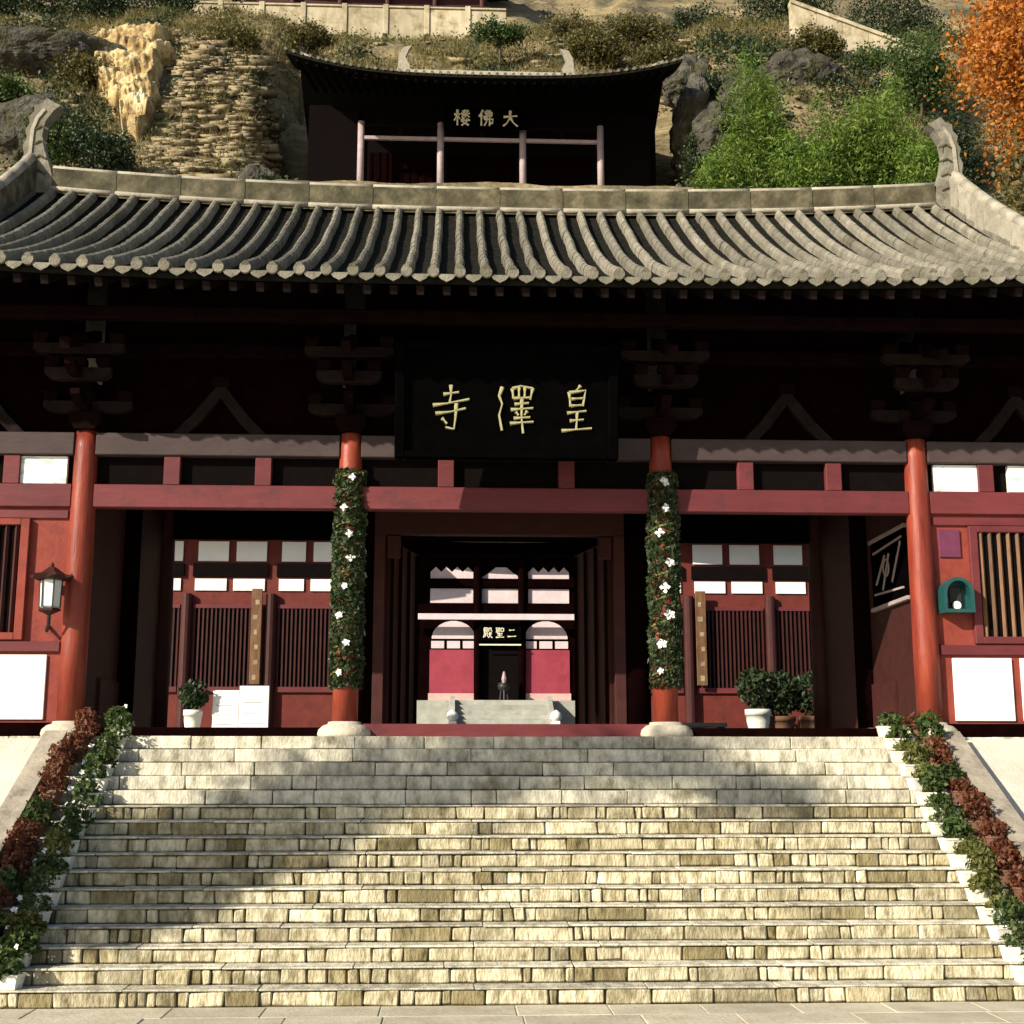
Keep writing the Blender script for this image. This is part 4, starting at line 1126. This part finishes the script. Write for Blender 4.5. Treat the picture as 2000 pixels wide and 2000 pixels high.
# incense burner in front of the hall door
ib = thing('incense_burner', 'small bronze incense burner before the rear hall doorway', 'incense burner', (HX + 0.1, HY - 0.6, HZ(4.5)))
MB().lathe([(0.06, 0.25), (0.16, 0.31), (0.18, 0.42), (0.15, 0.46), (0.19, 0.48), (0.16, 0.48)], (HX + 0.1, HY - 0.6, HZ(4.5)), 14).build('bowl', M['iron'], ib, True)
for a in (0.5, 2.6, 4.7):
    MB().tube([(HX + 0.1 + 0.09 * math.cos(a), HY - 0.6 + 0.09 * math.sin(a), HZ(4.5) + 0.3), (HX + 0.1 + 0.13 * math.cos(a), HY - 0.6 + 0.13 * math.sin(a), HZ(4.5))], 0.025, 6).build('leg', M['iron'], ib)
MB().lathe([(0.05, 0), (0.07, 0.12), (0.03, 0.3), (0.0, 0.34)], (HX + 0.1, HY - 0.6, HZ(4.5) + 0.48), 8).build('candle', M['palepink'], ib)

# ------------------------------------------------------------------ hillside
PA = ([48.6, 49.5, 51, 52.5, 56, 60, 66, 70, 73, 80, 95, 130], [2.6, 10, 21, 25.2, 31, 36.5, 41.6, 43.3, 45.0, 52, 66, 80])
PB = ([48.6, 49.5, 51, 52, 53, 60.5, 61.3, 63, 68, 71, 73, 80, 95, 130], [2.6, 10, 21, 26.3, 26.45, 26.5, 33, 36.8, 41.6, 43.5, 45.0, 52, 66, 80])
def sstep(a, b, x):
    t = min(max((x - a) / (b - a), 0), 1)
    return t * t * (3 - 2 * t)
def hillz(x, y, detail=True):
    w = sstep(8.9, 11.2, abs(x - 0.6))
    za, zb = float(np.interp(y, *PA)), float(np.interp(y, *PB))
    z = zb * (1 - w) + za * w
    amp = sstep(48.6, 51, y) * (0.12 + 0.88 * (w if y < 61 else 1))
    if 70.5 < y < 74.5 and -19 < x < 14: amp *= 0.25
    n = noise.fractal(Vector((x * 0.11, y * 0.11, 3.1)), 1.0, 2.0, 5)
    z += amp * 1.5 * n
    if detail:
        z += amp * 0.55 * noise.fractal(Vector((x * 0.55, y * 0.55, z * 0.5)), 0.9, 2.1, 4)
        # bedded ledges
        st = 0.62
        k = sstep(0.35, 0.6, 0.5 + 0.5 * noise.noise(Vector((x * 0.08, y * 0.05, 7.7))) + (0.3 if -13.5 < x < -6.5 else 0))
        q = math.floor(z / st) * st + st * sstep(0.25, 0.75, (z / st) % 1.0)
        z = z + (q - z) * 0.8 * k * amp
    return z
xs = np.concatenate([np.arange(-75, -28, 1.5), np.arange(-28, 30, 0.3), np.arange(30, 80, 1.5)])
ys = np.concatenate([np.arange(48.6, 52, 0.35), np.arange(52, 75, 0.2), np.arange(75, 131, 2.0)])
hv = np.array([(x, y, hillz(x, y)) for y in ys for x in xs])
nx_, ny_ = len(xs), len(ys)
ii = (np.arange(ny_ - 1)[:, None] * nx_ + np.arange(nx_ - 1)[None, :]).ravel()
hq = np.stack([ii, ii + 1, ii + nx_ + 1, ii + nx_], 1)
hill = fast_mesh('hillside', hv, hq, M['hill'], None, (0, 48.6, PZ))
tag(hill, 'steep earthy hillside rising behind the gate', None, None, 'structure')

def rock(name, c, rad, mat, seed, label, sub=4, amp=0.45, fr=0.9, group=None, taper=None):
    import bmesh
    bm = bmesh.new()
    bmesh.ops.create_icosphere(bm, subdivisions=sub, radius=1.0)
    for v in bm.verts:
        p = v.co.copy()
        k = 1.0 if taper is None else taper(p.z)
        q = Vector((p.x * rad[0] * k, p.y * rad[1], p.z * rad[2]))
        o_ = Vector((seed, seed * 2, seed * 3))
        big = noise.fractal(q * fr * 0.6 + o_, 1.0, 2.0, 3)
        cell = noise.voronoi(q * fr * 1.3 + o_)[0]
        crack = min(1.0, (cell[1] - cell[0]) * 3.0)
        fine = noise.fractal(q * fr * 3.0 + o_, 0.9, 2.0, 4)
        bed = math.sin(q.z * 5.5 + 2.0 * noise.noise(q * 0.6 + o_))
        v.co = q * (1 + amp * 0.45 * big) + p * (0.30 * amp * (crack - 0.6) + 0.14 * amp * fine + 0.05 * amp * bed)
    me = bpy.data.meshes.new(name)
    bm.to_mesh(me)
    bm.free()
    me.materials.append(M[mat])
    o = place(name, me, None, c)
    return tag(o, label, 'rock', group)
# exposed yellow rock face: a broken sheet that dives under the soil all round
gu, gv = 90, 170
yv = []
for j in range(gv + 1):
    v_ = j / gv
    cy = 54.3 + 6.4 * v_
    cx_ = -14.9 - 1.75 * v_ + 0.25 * math.sin(v_ * 7)
    wd = 0.75 + 2.3 * sstep(0.0, 0.75, v_)
    for i in range(gu + 1):
        u_ = i / gu
        x = cx_ + (u_ - 0.5) * wd * 1.5
        e = min(u_, 1 - u_) * 2 + 0.22 * noise.fractal(Vector((x * 1.3, cy * 1.3, 4.4)), 0.8, 2.0, 4)
        e2 = min(v_, 1 - v_) * 6 + 0.5 * noise.noise(Vector((x * 1.5, 2.2, 1.0)))
        edge = sstep(0.06, 0.42, e) * sstep(0.0, 0.7, e2)
        zt_ = hillz(x, cy, False)
        q = Vector((x * 1.1, cy * 0.9, zt_ * 0.5))
        cl_ = noise.voronoi(q * 1.2)[0]
        d = -0.9 + edge * (1.85 + 0.14 * min(1, (cl_[1] - cl_[0]) * 2.5) + 0.16 * math.sin(zt_ * 5.2 + 2.5 * noise.noise(q * 0.8)) + 0.22 * noise.fractal(q * 0.9, 0.9, 2.0, 5) + 0.10 * noise.fractal(q * 5, 0.8, 2.0, 3))
        yv.append((x, cy - 0.8 * d, zt_ + 0.55 * d))
ii = (np.arange(gv)[:, None] * (gu + 1) + np.arange(gu)[None, :]).ravel()
yo = fast_mesh('rock_outcrop', np.array(yv), np.stack([ii, ii + 1, ii + gu + 2, ii + gu + 1], 1), M['yellowrock'], None, (-15.8, 57, 29))
tag(yo, 'bright yellow rock face on the left of the hillside', 'rock')
rock('rock_outcrop', (-13.9, 54.0, 26.6), (0.55, 0.5, 0.75), 'plaster', 9, 'white boulder at the foot of the yellow rock face', 4, 0.5, 1.8)
rock('rock_outcrop', (-20.2, 59.0, 35.4), (3.6, 2.0, 1.2), 'greyrock', 5, 'broad dark grey rock ledge at the upper left of the hillside', 5, 0.5, 0.7)
rock('rock_outcrop', (-19.0, 54.5, 29.5), (2.0, 1.4, 1.6), 'greyrock', 12, 'dark grey rock between the ledge and the left ridge fin', 5, 0.5, 0.7)
rock('rock_outcrop', (10.6, 54.5, 29.4), (1.2, 1.6, 2.0), 'greyrock', 15, 'dark grey rock right beside the hillside pavilion', 5, 0.55, 0.8)
rock('rock_outcrop', (12.2, 56.6, 31.6), (1.6, 1.5, 2.2), 'greyrock', 21, 'tall dark grey rock above the bamboo, right of the pavilion', 5, 0.55, 0.8)
rock('rock_outcrop', (10.1, 56.8, 31.2), (0.8, 2.6, 2.4), 'greyrock', 41, 'dark rock wall behind the right eave corner of the pavilion', 5, 0.6, 0.9)
rock('rock_outcrop', (10.9, 60.4, 35.6), (1.6, 1.6, 1.5), 'greyrock', 47, 'dark rock above the right eave corner of the pavilion', 5, 0.6, 0.9)
rock('rock_outcrop', (15.4, 58.5, 34.8), (2.3, 1.2, 1.3), 'greyrock', 27, 'grey rock shelf below the sloping cream wall', 5, 0.55, 0.8)
rock('rock_outcrop', (-9.3, 53.4, 26.6), (0.9, 0.8, 0.8), 'greyrock', 31, 'small dark boulder at the left foot of the pavilion', 4, 0.5, 1.2)

# loose stones bedded in the slope: too many to count
ico = []
rng = np.random.default_rng(3)
pts, tris = [], []
import bmesh as _bm
b0 = _bm.new(); _bm.ops.create_cube(b0, size=1.7)
iv = np.array([v.co[:] for v in b0.verts]); it = np.array([[v.index for v in f.verts] for f in b0.faces]); b0.free()
cnt = 0
for _ in range(3600):
    if rng.random() < 0.6:
        x, y = rng.uniform(-14, -7.8), rng.uniform(52.6, 60)
    else:
        x, y = rng.uniform(-26, 26), rng.uniform(52.5, 70)
    if abs(x - 0.6) < 9.2 and y < 61.5: continue
    z = hillz(x, y)
    r = rng.uniform(0.05, 0.15) * (1.0 if rng.random() < 0.92 else 2.0)
    sc = np.array([r * rng.uniform(1.0, 3.6), r * rng.uniform(0.8, 1.3), r * rng.uniform(0.3, 0.7)])
    w = iv * sc * rng.uniform(0.6, 1.25, (len(iv), 3)) + np.array([x, y - 0.06, z + r * 0.15])
    pts.append(w); tris.append(it + cnt); cnt += len(iv)
st = fast_mesh('rubble', np.concatenate(pts), np.concatenate(tris), M['rubble'])
tag(st, 'loose brown stones bedded in the hillside', None, None, 'stuff')

# dry grass: uncountable
n = 60000
px, py = rng.uniform(-27, 28, n), rng.uniform(52.6, 72, n)
keep = np.array([noise.noise(Vector((a * 0.22, b * 0.22, 1.3))) + (0.35 if b > 61.5 else -0.02) + (0.12 if -13 < a < -7 and b > 55 else 0) > 0.12 for a, b in zip(px, py)])
keep &= ~((np.abs(px - 0.6) < 9.4) & (py < 61.6))
px, py = px[keep], py[keep]
pz = np.array([hillz(a, b) for a, b in zip(px, py)])
n = len(px)
nb_ = 3
P0 = np.repeat(np.stack([px, py, pz], 1), nb_, 0) + rng.normal(0, 0.07, (n * nb_, 3)) * np.array([1, 1, 0.2])
hgt = rng.uniform(0.15, 0.55, (n * nb_, 1))
dirv = rng.normal(0, 0.4, (n * nb_, 3)); dirv[:, 2] = 1; dirv[:, 1] -= 0.25
sd = rng.normal(size=(n * nb_, 3)); sd[:, 2] = 0
sd /= np.linalg.norm(sd, axis=1)[:, None]
tip = P0 + dirv * hgt
v = np.stack([P0 - sd * 0.02, P0 + sd * 0.02, tip], 1).reshape(-1, 3)
g = fast_mesh('dry_grass', v, np.arange(len(v)).reshape(-1, 3), M['drygrass'])
tag(g, 'straw-coloured dry grass over the upper hillside', None, None, 'stuff')

# scrub: matted low growth nobody could count
def scrub(name, label, mat, n, ok, seed, ll=0.2, lw=0.11):
    rng = np.random.default_rng(seed)
    C_ = []
    while len(C_) < n:
        x, y = rng.uniform(-27, 28), rng.uniform(52.3, 72)
        if abs(x - 0.4) < 8.8 and y < 61.8: continue
        if not ok(x, y, rng): continue
        z = hillz(x, y)
        k = int(rng.integers(16, 40))
        r = rng.uniform(0.18, 0.55)
        C_.extend((np.array([x, y - 0.1, z + r * 0.35]) + rng.normal(0, 1, (k, 3)) * np.array([r, r * 0.7, r * 0.5])).tolist())
    v, q = leaves(np.array(C_), ll, lw, rng, up=0.3)
    o = fast_mesh(name, v, q, M[mat])
    return tag(o, label, None, None, 'stuff')
nz_ = lambda x, y, f, s_: noise.noise(Vector((x * f, y * f, s_)))
scrub('undergrowth', 'dark green undergrowth over the left and right of the hillside', 'lf_dark', 46000,
      lambda x, y, r: nz_(x, y, 0.3, 2.2) > (-0.05 if x < -15.5 or x > 8.5 else -0.1 if (x > 4.5 and y > 64) else 0.42), 21)
scrub('undergrowth', 'olive scrub scattered over the middle of the hillside', 'lf_olive', 44000,
      lambda x, y, r: nz_(x, y, 0.35, 5.2) > (-0.25 if (y > 61 and x > 4) else -0.12 if y > 61 else 0.12), 22, 0.16, 0.08)
scrub('undergrowth', 'mid green weeds scattered over the hillside', 'lf_mid', 12000,
      lambda x, y, r: nz_(x, y, 0.4, 9.1) > 0.18, 23, 0.17, 0.09)

# cream parapet of the upper terrace
tw = thing('terrace_parapet', 'cream parapet with posts along the top of the hillside', 'parapet', (-7, 71.3, 44.8))
ztw = 44.9
for i in range(8):
    xa = -17.0 + i * 2.4
    ztw = 44.9 + (0.0 if i < 8 else 0.9)
    MB().cbox(xa + 0.16, xa + 2.24, 71.2, 71.4, ztw - 1.6, ztw + 1.05 + random.uniform(-0.04, 0.04), 0.02).build('panel', M['cream'], tw)
    MB().cbox(xa - 0.16, xa + 0.159, 71.12, 71.48, ztw - 0.6, ztw + 1.3, 0.03).build('post', M['cream'], tw)
    MB().cbox(xa + 0.161, xa + 2.239, 71.15, 71.45, ztw + 1.1, ztw + 1.22, 0.02).build('cap', M['cream'], tw)
uh = thing('terrace_hall', 'dark red timber hall on the terrace above the parapet', 'hall', (-4, 75, 45))
MB().box(-14, 1, 75, 80, 44.6, 50.2).build('wall', M['maroon_slat'], uh)
for i in range(6):
    MB().lathe([(0.18, 0), (0.16, 5)], (-13.8 + i * 2.9, 74.7, 45), 10).build('column', M['maroon_slat'], uh)
MB().cbox(-14.2, 1.2, 74.55, 74.85, 48.0, 48.3, 0.02).build('beam', M['maroon_slat'], uh)
tile_roof(uh, -15.5, 2.5, 73.4, 77.5, 50.0, 52.6, 0.5, 0.4, rows=False)

dw = thing('sloping_wall', 'cream retaining wall sloping down to the right on the upper hillside', 'wall', (19.5, 62, 38))
for i in range(5):
    t0, t1 = i / 5, (i + 1) / 5
    xa, xb = 16.2 + 6.6 * t0, 16.2 + 6.6 * t1
    za, zb = 40.8 - 2.5 * t0, 40.8 - 2.5 * t1
    MB().prism([(xa + 0.01, za - 2.6), (xb - 0.01, zb - 2.6), (xb - 0.01, zb - 0.08), (xa + 0.01, za - 0.08)], 61.3, 61.7).build('block', M['cream'], dw)
    MB().prism([(xa + 0.005, za - 0.078), (xb - 0.005, zb - 0.078), (xb - 0.005, zb + 0.12), (xa + 0.005, za + 0.12)], 61.2, 61.8).build('coping_slab', M['cream'], dw)

# ------------------------------------------------------------------ pavilion on the hillside
UX, UY, UZ = 0.4, 55.0, 26.5
up = thing('hillside_pavilion', 'dark timber pavilion with upswept eaves on the hillside above the gate', 'pavilion', (UX, UY, UZ))
def UP(mb, n, m, pa=None, sm=False): return mb.build(n, M[m], pa or up, sm)
UP(MB().box(UX - 7.9, UX + 7.9, UY + 1.3, UY + 5.2, UZ - 0.3, 31.9), 'wall', 'shadewood')
UP(MB().cbox(UX - 8.2, UX + 8.2, UY - 0.6, UY + 5.3, UZ - 1.2, UZ + 0.25, 0.03), 'plinth', 'greystep')
ucol = (-5.42, -1.9, 1.75, 5.22)
for x in ucol:
    UP(MB().lathe([(0.15, 0), (0.15, 3.7)], (UX + x, UY, UZ + 0.25), 14), 'column', 'palepink', None, True)
for a, b in zip(ucol[:-1], ucol[1:]):
    UP(MB().cbox(UX + a + 0.13, UX + b - 0.13, UY - 0.07, UY + 0.07, 29.62, 29.78, 0.01), 'lower_beam', 'palepink')
    UP(MB().cbox(UX + a + 0.13, UX + b - 0.13, UY - 0.06, UY + 0.06, 30.2, 30.34, 0.01), 'upper_beam', 'bracket')
    c = (a + b) / 2
    UP(MB().cbox(UX + c - 0.09, UX + c + 0.09, UY - 0.05, UY + 0.05, 29.781, 30.199, 0.01), 'beam_post', 'bracket')
    wi = UP(MB().box(UX + a + 0.3, UX + b - 0.3, UY + 1.22, UY + 1.298, 27.0, 29.6), 'door_screen', 'maroon')
    for q in range(9):
        x = a + 0.4 + (b - a - 0.8) * q / 8
        UP(MB().box(UX + x - 0.03, UX + x + 0.03, UY + 1.17, UY + 1.219, 27.0, 29.6), 'slat', 'maroon', wi)
for s in (-1, 1):
    UP(MB().box(*sorted((UX + s * 5.6, UX + s * 7.6)), UY + 1.0, UY + 1.29, UZ + 0.25, 31.5), 'wing_wall', 'shadewood')
for q in range(-19, 20):
    x = q * 0.42
    zz = 31.05 + 0.95 * abs(x / 8.4) ** 2.6
    UP(MB().bar((UX + x, 52.15, zz - 0.12), (UX + x * 0.94, 56.0, 32.4), 0.12, 0.12), 'rafter', 'shadewood')
tile_roof(up, UX - 8.45, UX + 8.45, 52.0, 57.0, 31.2, 33.75, 0.95, 0.34, rows=True, ridge=False)
rr = MB().cbox(UX - 3.6, UX + 3.9, 56.85, 57.15, 33.6, 34.1, 0.03)
UP(rr, 'ridge', 'ridgecap')
for s in (-1, 1):
    pl = [(3.5, 33.6), (3.55, 34.3), (3.75, 34.7), (3.6, 35.1), (3.45, 35.3), (3.85, 35.2), (4.05, 34.8), (4.1, 34.2), (4.3, 33.6)]
    pl = [(UX + 0.15 + s * x, z) for x, z in pl]
    UP(MB().prism(pl if s > 0 else pl[::-1], 56.85, 57.15), 'ridge_fin', 'ridgecap')
    pts = [(UX + s * (4.2 + t * 4.1), 56.9 - t * 1.2, 33.75 - 0.55 * math.sin(t * 3.14) * 0.6 + 0.25 * t) for t in np.linspace(0, 1, 8)]
    UP(MB().tube(pts, 0.17, 8), 'hip_ridge', 'ridgecap', None, True)
pp = thing('pavilion_plaque', 'dark plaque with three pale characters on the hillside pavilion', 'plaque', (UX, UY - 0.4, 30))
MB().cbox(-1.35, 2.35, UY - 0.5, UY - 0.4, 30.0, 31.0, 0.02).build('board', M['plaque'], pp)
for key, x in (('lou', -0.92), ('fo', 0.15), ('da', 1.22)):
    glyph('character', key, x, UY - 0.502, 30.13, 0.72, 0.74, 'palegold', pp, 0.13, 0.03)

# ------------------------------------------------------------------ trees and shrubs
def tree(name, label, cat, base, top, blobs, nleaf, ll, lw, lmat, bark='bark', tr=0.2, seed=1, group=None, nlimb=10, cl=0.16, per=26):
    """tapered trunk, limbs reaching into each crown lobe, twigs and clustered leaves at their ends"""
    rng = np.random.default_rng(seed)
    t = thing(name, label, cat, base, group)
    base, top = Vector(base), Vector(top)
    tm = MB()
    bend = Vector((rng.normal() * 0.2, rng.normal() * 0.2, 0)) * (top - base).length * 0.15
    tp = [base.lerp(top, k) + bend * math.sin(k * 3.1) for k in np.linspace(0, 1, 7)]
    tm.tube(tp, [tr * (1.25 if k == 0 else 1 - 0.65 * k / 6) for k in range(7)], 8)
    cs = []
    vol = np.array([b[1][0] * b[1][1] * b[1][2] for b in blobs]) ** 0.6
    vol /= vol.sum()
    for (c, rad), wgt in zip(blobs, vol):
        c = Vector(c)
        nl = max(2, int(nlimb * wgt + 0.5))
        tips = []
        for _ in range(nl):
            u = rng.normal(size=3); u /= np.linalg.norm(u)
            tip = c + Vector(u * np.array(rad) * rng.uniform(0.35, 0.85))
            st_ = tp[rng.integers(3, 7)]
            mid = st_.lerp(tip, 0.5) + Vector((0, 0, 0.12 * (tip - st_).length))
            tm.tube([st_, mid, tip], [tr * 0.38, tr * 0.22, tr * 0.06], 5)
            tips += [tip, mid.lerp(tip, 0.5)]
        k = max(4, int(nleaf * wgt / per))
        u = rng.normal(size=(k, 3)); u /= np.linalg.norm(u, axis=1)[:, None]
        r = rng.uniform(0.15, 1, (k, 1)) ** 0.45
        r *= 0.8 + 0.35 * np.sin(u[:, :1] * 5 + seed) * np.cos(u[:, 2:] * 4)
        cc = np.array(c) + u * r * np.array(rad)
        cs.append(np.repeat(cc, per, 0) + rng.normal(0, cl, (k * per, 3)) * np.array(rad).mean())
        for j in range(0, k, 5):
            tipv = tips[rng.integers(0, len(tips))]
            tm.tube([tipv, Vector(cc[j])], [tr * 0.07, tr * 0.02], 4)
    tm.build('trunk', M[bark], t)
    v, q = leaves(np.concatenate(cs), ll, lw, rng, droop=0.3)
    fast_mesh('crown', v, q, M[lmat], t, tuple(base))
    return t

tree('autumn_tree', 'tall orange autumn tree behind the right end of the gate roof', 'tree', (14.6, 32.0, PZ), (14.8, 32.2, 20.0),
     [((14.2, 31.8, 21.0), (1.9, 2.0, 2.4)), ((15.5, 32.0, 18.6), (2.3, 2.0, 1.9)), ((14.0, 32.0, 24.2), (1.6, 1.8, 2.0)), ((17.0, 33.0, 21), (2.4, 2.2, 3.2))], 36000, 0.135, 0.085, 'lf_orange', tr=0.26, seed=4, cl=0.17)
tree('leafy_tree', 'yellow-green tree below the orange autumn tree at the right edge', 'tree', (14.6, 29.5, PZ), (14.4, 29.6, 15.5),
     [((13.6, 29.6, 16.2), (1.2, 1.4, 1.5)), ((15.2, 29.8, 15.4), (1.8, 1.6, 1.9))], 7000, 0.15, 0.09, 'lf_olive', tr=0.18, seed=14)
# bamboo and bright broadleaf growth on the ledge right of the pavilion
bam = [((10.4, 51.9), 26.5, 1.4, 'low bright green bamboo clump nearest the hillside pavilion', 1.5),
       ((12.0, 52.6), 29.7, 1.5, 'tallest bright green bamboo clump, leaning over the grey rocks', 2.9),
       ((13.7, 51.8), 26.9, 1.7, 'low spreading bamboo clump in the middle of the green bank', 1.6),
       ((15.6, 52.2), 28.2, 1.8, 'rounded bamboo clump right of the middle of the green bank', 2.0),
       ((17.4, 52.6), 29.0, 1.6, 'tall dark-stemmed bamboo clump at the right end of the green bank', 2.4),
       ((18.6, 51.6), 26.8, 1.3, 'small bamboo clump behind the right ridge fin', 1.6)]
for i, ((x, y), zc, r, lab, rh) in enumerate(bam):
    zb = hillz(x, y) - 0.2
    tree('bamboo_clump', lab, 'bamboo', (x, y, min(zb, zc - rh)), (x, y, zc), [((x, y - 0.4, zc), (r, 1.1, rh)), ((x + 0.5, y - 0.3, zc - rh * 0.5), (r * 0.95, 1.0, rh * 0.7))], 8200, 0.22, 0.062, 'lf_bamboo', 'stem', 0.07, 30 + i,
         'bamboo on the hillside ledge', 12, 0.17, 22)
shr = [
 ('evergreen_shrub', (-15.4, 51.6), 27.2, (1.35, 1.0, 0.95), 'lf_dark', 'rounded dark evergreen shrub below the yellow rock face', 4200),
 ('evergreen_shrub', (-17.6, 52.0), 28.0, (1.2, 1.0, 1.3), 'lf_mid', 'grey-green shrub at the left edge above the ridge fin', 3000),
 ('evergreen_tree', (-25.5, 66.0), 42.6, (2.6, 1.8, 2.4), 'lf_dark', 'dark evergreen tree in the top left corner', 5000),
 ('evergreen_tree', (-21.0, 66.4), 43.2, (2.6, 1.8, 2.2), 'lf_dark', 'dark evergreen tree second from the top left corner', 5000),
 ('evergreen_tree', (-17.0, 66.6), 43.4, (2.0, 1.6, 1.8), 'lf_dark', 'dark evergreen tree just left of the cream parapet', 3800),
 ('low_shrub', (-21.6, 56.5), 32.4, (1.8, 1.2, 1.0), 'lf_mid', 'spreading green shrub under the dark rock ledge', 3200),
 ('low_shrub', (-18.0, 57.4), 34.0, (1.3, 1.0, 0.8), 'lf_olive', 'olive shrub between the rock ledge and the yellow rock', 2200),
 ('low_shrub', (-12.0, 60.0), 37.2, (1.5, 1.0, 0.8), 'lf_olive', 'olive shrub above and right of the yellow rock face', 2400),
 ('low_shrub', (-8.5, 61.5), 38.4, (1.3, 0.9, 0.7), 'lf_olive', 'olive shrub above the left eave corner of the pavilion', 2000),
 ('low_shrub', (6.0, 63.5), 39.4, (1.9, 1.0, 1.0), 'lf_olive', 'wide olive bush above the right ridge fin of the pavilion', 3400),
 ('low_shrub', (9.6, 62.5), 38.3, (1.6, 1.0, 0.9), 'lf_olive', 'olive bush above the right eave corner of the pavilion', 2600),
 ('low_shrub', (1.4, 64.5), 40.6, (1.5, 0.9, 0.7), 'lf_mid', 'green bush on the slope above the middle of the pavilion', 2200),
 ('low_shrub', (9.9, 54.0), 28.4, (0.9, 0.7, 1.3), 'lf_dark', 'dark bush against the right end of the pavilion', 2600),
 ('low_shrub', (10.8, 56.4), 33.0, (1.2, 0.9, 1.0), 'lf_dark', 'dark bush on the rocks above the bamboo nearest the pavilion', 2600),
 ('low_shrub', (8.8, 66.5), 42.2, (2.0, 1.0, 0.9), 'lf_olive', 'olive bush high on the slope right of the cream parapet', 3000),
 ('low_shrub', (12.6, 67.5), 43.2, (2.2, 1.0, 1.0), 'lf_dark', 'dark bush high on the slope left of the sloping wall', 3000),
 ('low_shrub', (5.4, 68.0), 43.0, (1.8, 1.0, 0.8), 'lf_olive', 'olive bush just right of the cream parapet end', 2600),
 ('low_shrub', (17.2, 60.7), 38.3, (1.5, 0.7, 0.8), 'lf_olive', 'olive bush in front of the upper end of the sloping wall', 2400),
 ('low_shrub', (20.2, 60.6), 37.2, (1.7, 0.7, 0.8), 'lf_mid', 'green bush in front of the lower end of the sloping wall', 2600),
 ('low_shrub', (13.2, 62.0), 38.2, (1.6, 1.0, 1.0), 'lf_dark', 'dark bush left of the sloping cream wall', 2600),
 ('evergreen_tree', (20.5, 56.0), 34.2, (1.7, 1.4, 2.2), 'lf_mid', 'green tree left of the orange autumn tree near the top edge', 4600),
 ('evergreen_tree', (21.0, 54.0), 29.0, (1.1, 1.2, 3.0), 'lf_dark', 'dark tall tree between the bamboo and the autumn tree', 4200),
 ('evergreen_tree', (17.4, 68.5), 45.4, (3.0, 1.8, 2.0), 'lf_dark', 'dark evergreen tree behind the top of the sloping wall', 4600),
 ('evergreen_tree', (23.2, 66.5), 43.2, (3.0, 1.8, 2.4), 'lf_dark', 'dark evergreen tree behind the foot of the sloping wall', 4600),
]
for i, (nm, (x, y), zc, rad, mt, lab, nl) in enumerate(shr):
    zb = min(hillz(x, y), zc - rad[2] * 0.6) - 0.2
    tree(nm, lab, 'tree' if 'tree' in nm else 'shrub', (x, y, zb), (x, y, zc + 0.1), [((x, y, zc), rad), ((x + rad[0] * 0.5, y - 0.2, zc - rad[2] * 0.35), tuple(r * 0.7 for r in rad))], int(nl * 1.6), 0.16, 0.09, mt, 'bark', 0.09, 70 + i,
         'trees and shrubs on the hillside', 9, 0.16, 22)

# trees of the forecourt whose shade falls on the stairs
def along(p, t): return tuple(Vector(p) + sun_dir * t)
tree('forecourt_tree', 'lower leafy tree on the left of the forecourt', 'tree', (-15.4, 6.0, 0), (-15.4, 6.0, 8.0),
     [(along((-4.6, 14.9, 0.9), 16.0), (1.1, 1.1, 0.7)), (along((-3.9, 15.6, 1.3), 16.0), (1.3, 1.1, 0.7)), (along((-2.9, 16.2, 1.7), 16.5), (1.1, 1.0, 0.45)), (along((-1.9, 16.8, 2.0), 17.0), (0.9, 0.9, 0.35))],
     6400, 0.2, 0.13, 'lf_mid', tr=0.2, seed=91, cl=0.17)
tree('forecourt_tree', 'taller thin-crowned tree on the left of the forecourt', 'tree', (-19.5, 5.2, 0), (-17.6, 4.6, 12.0),
     [(along((-0.7, 17.1, 2.2), 24.0), (1.6, 1.2, 0.6)), (along((1.2, 17.4, 2.4), 25.0), (1.8, 1.3, 0.6)), (along((3.2, 16.7, 1.9), 26.0), (1.0, 0.9, 0.35))],
     3200, 0.2, 0.13, 'lf_mid', tr=0.16, seed=95, cl=0.19)
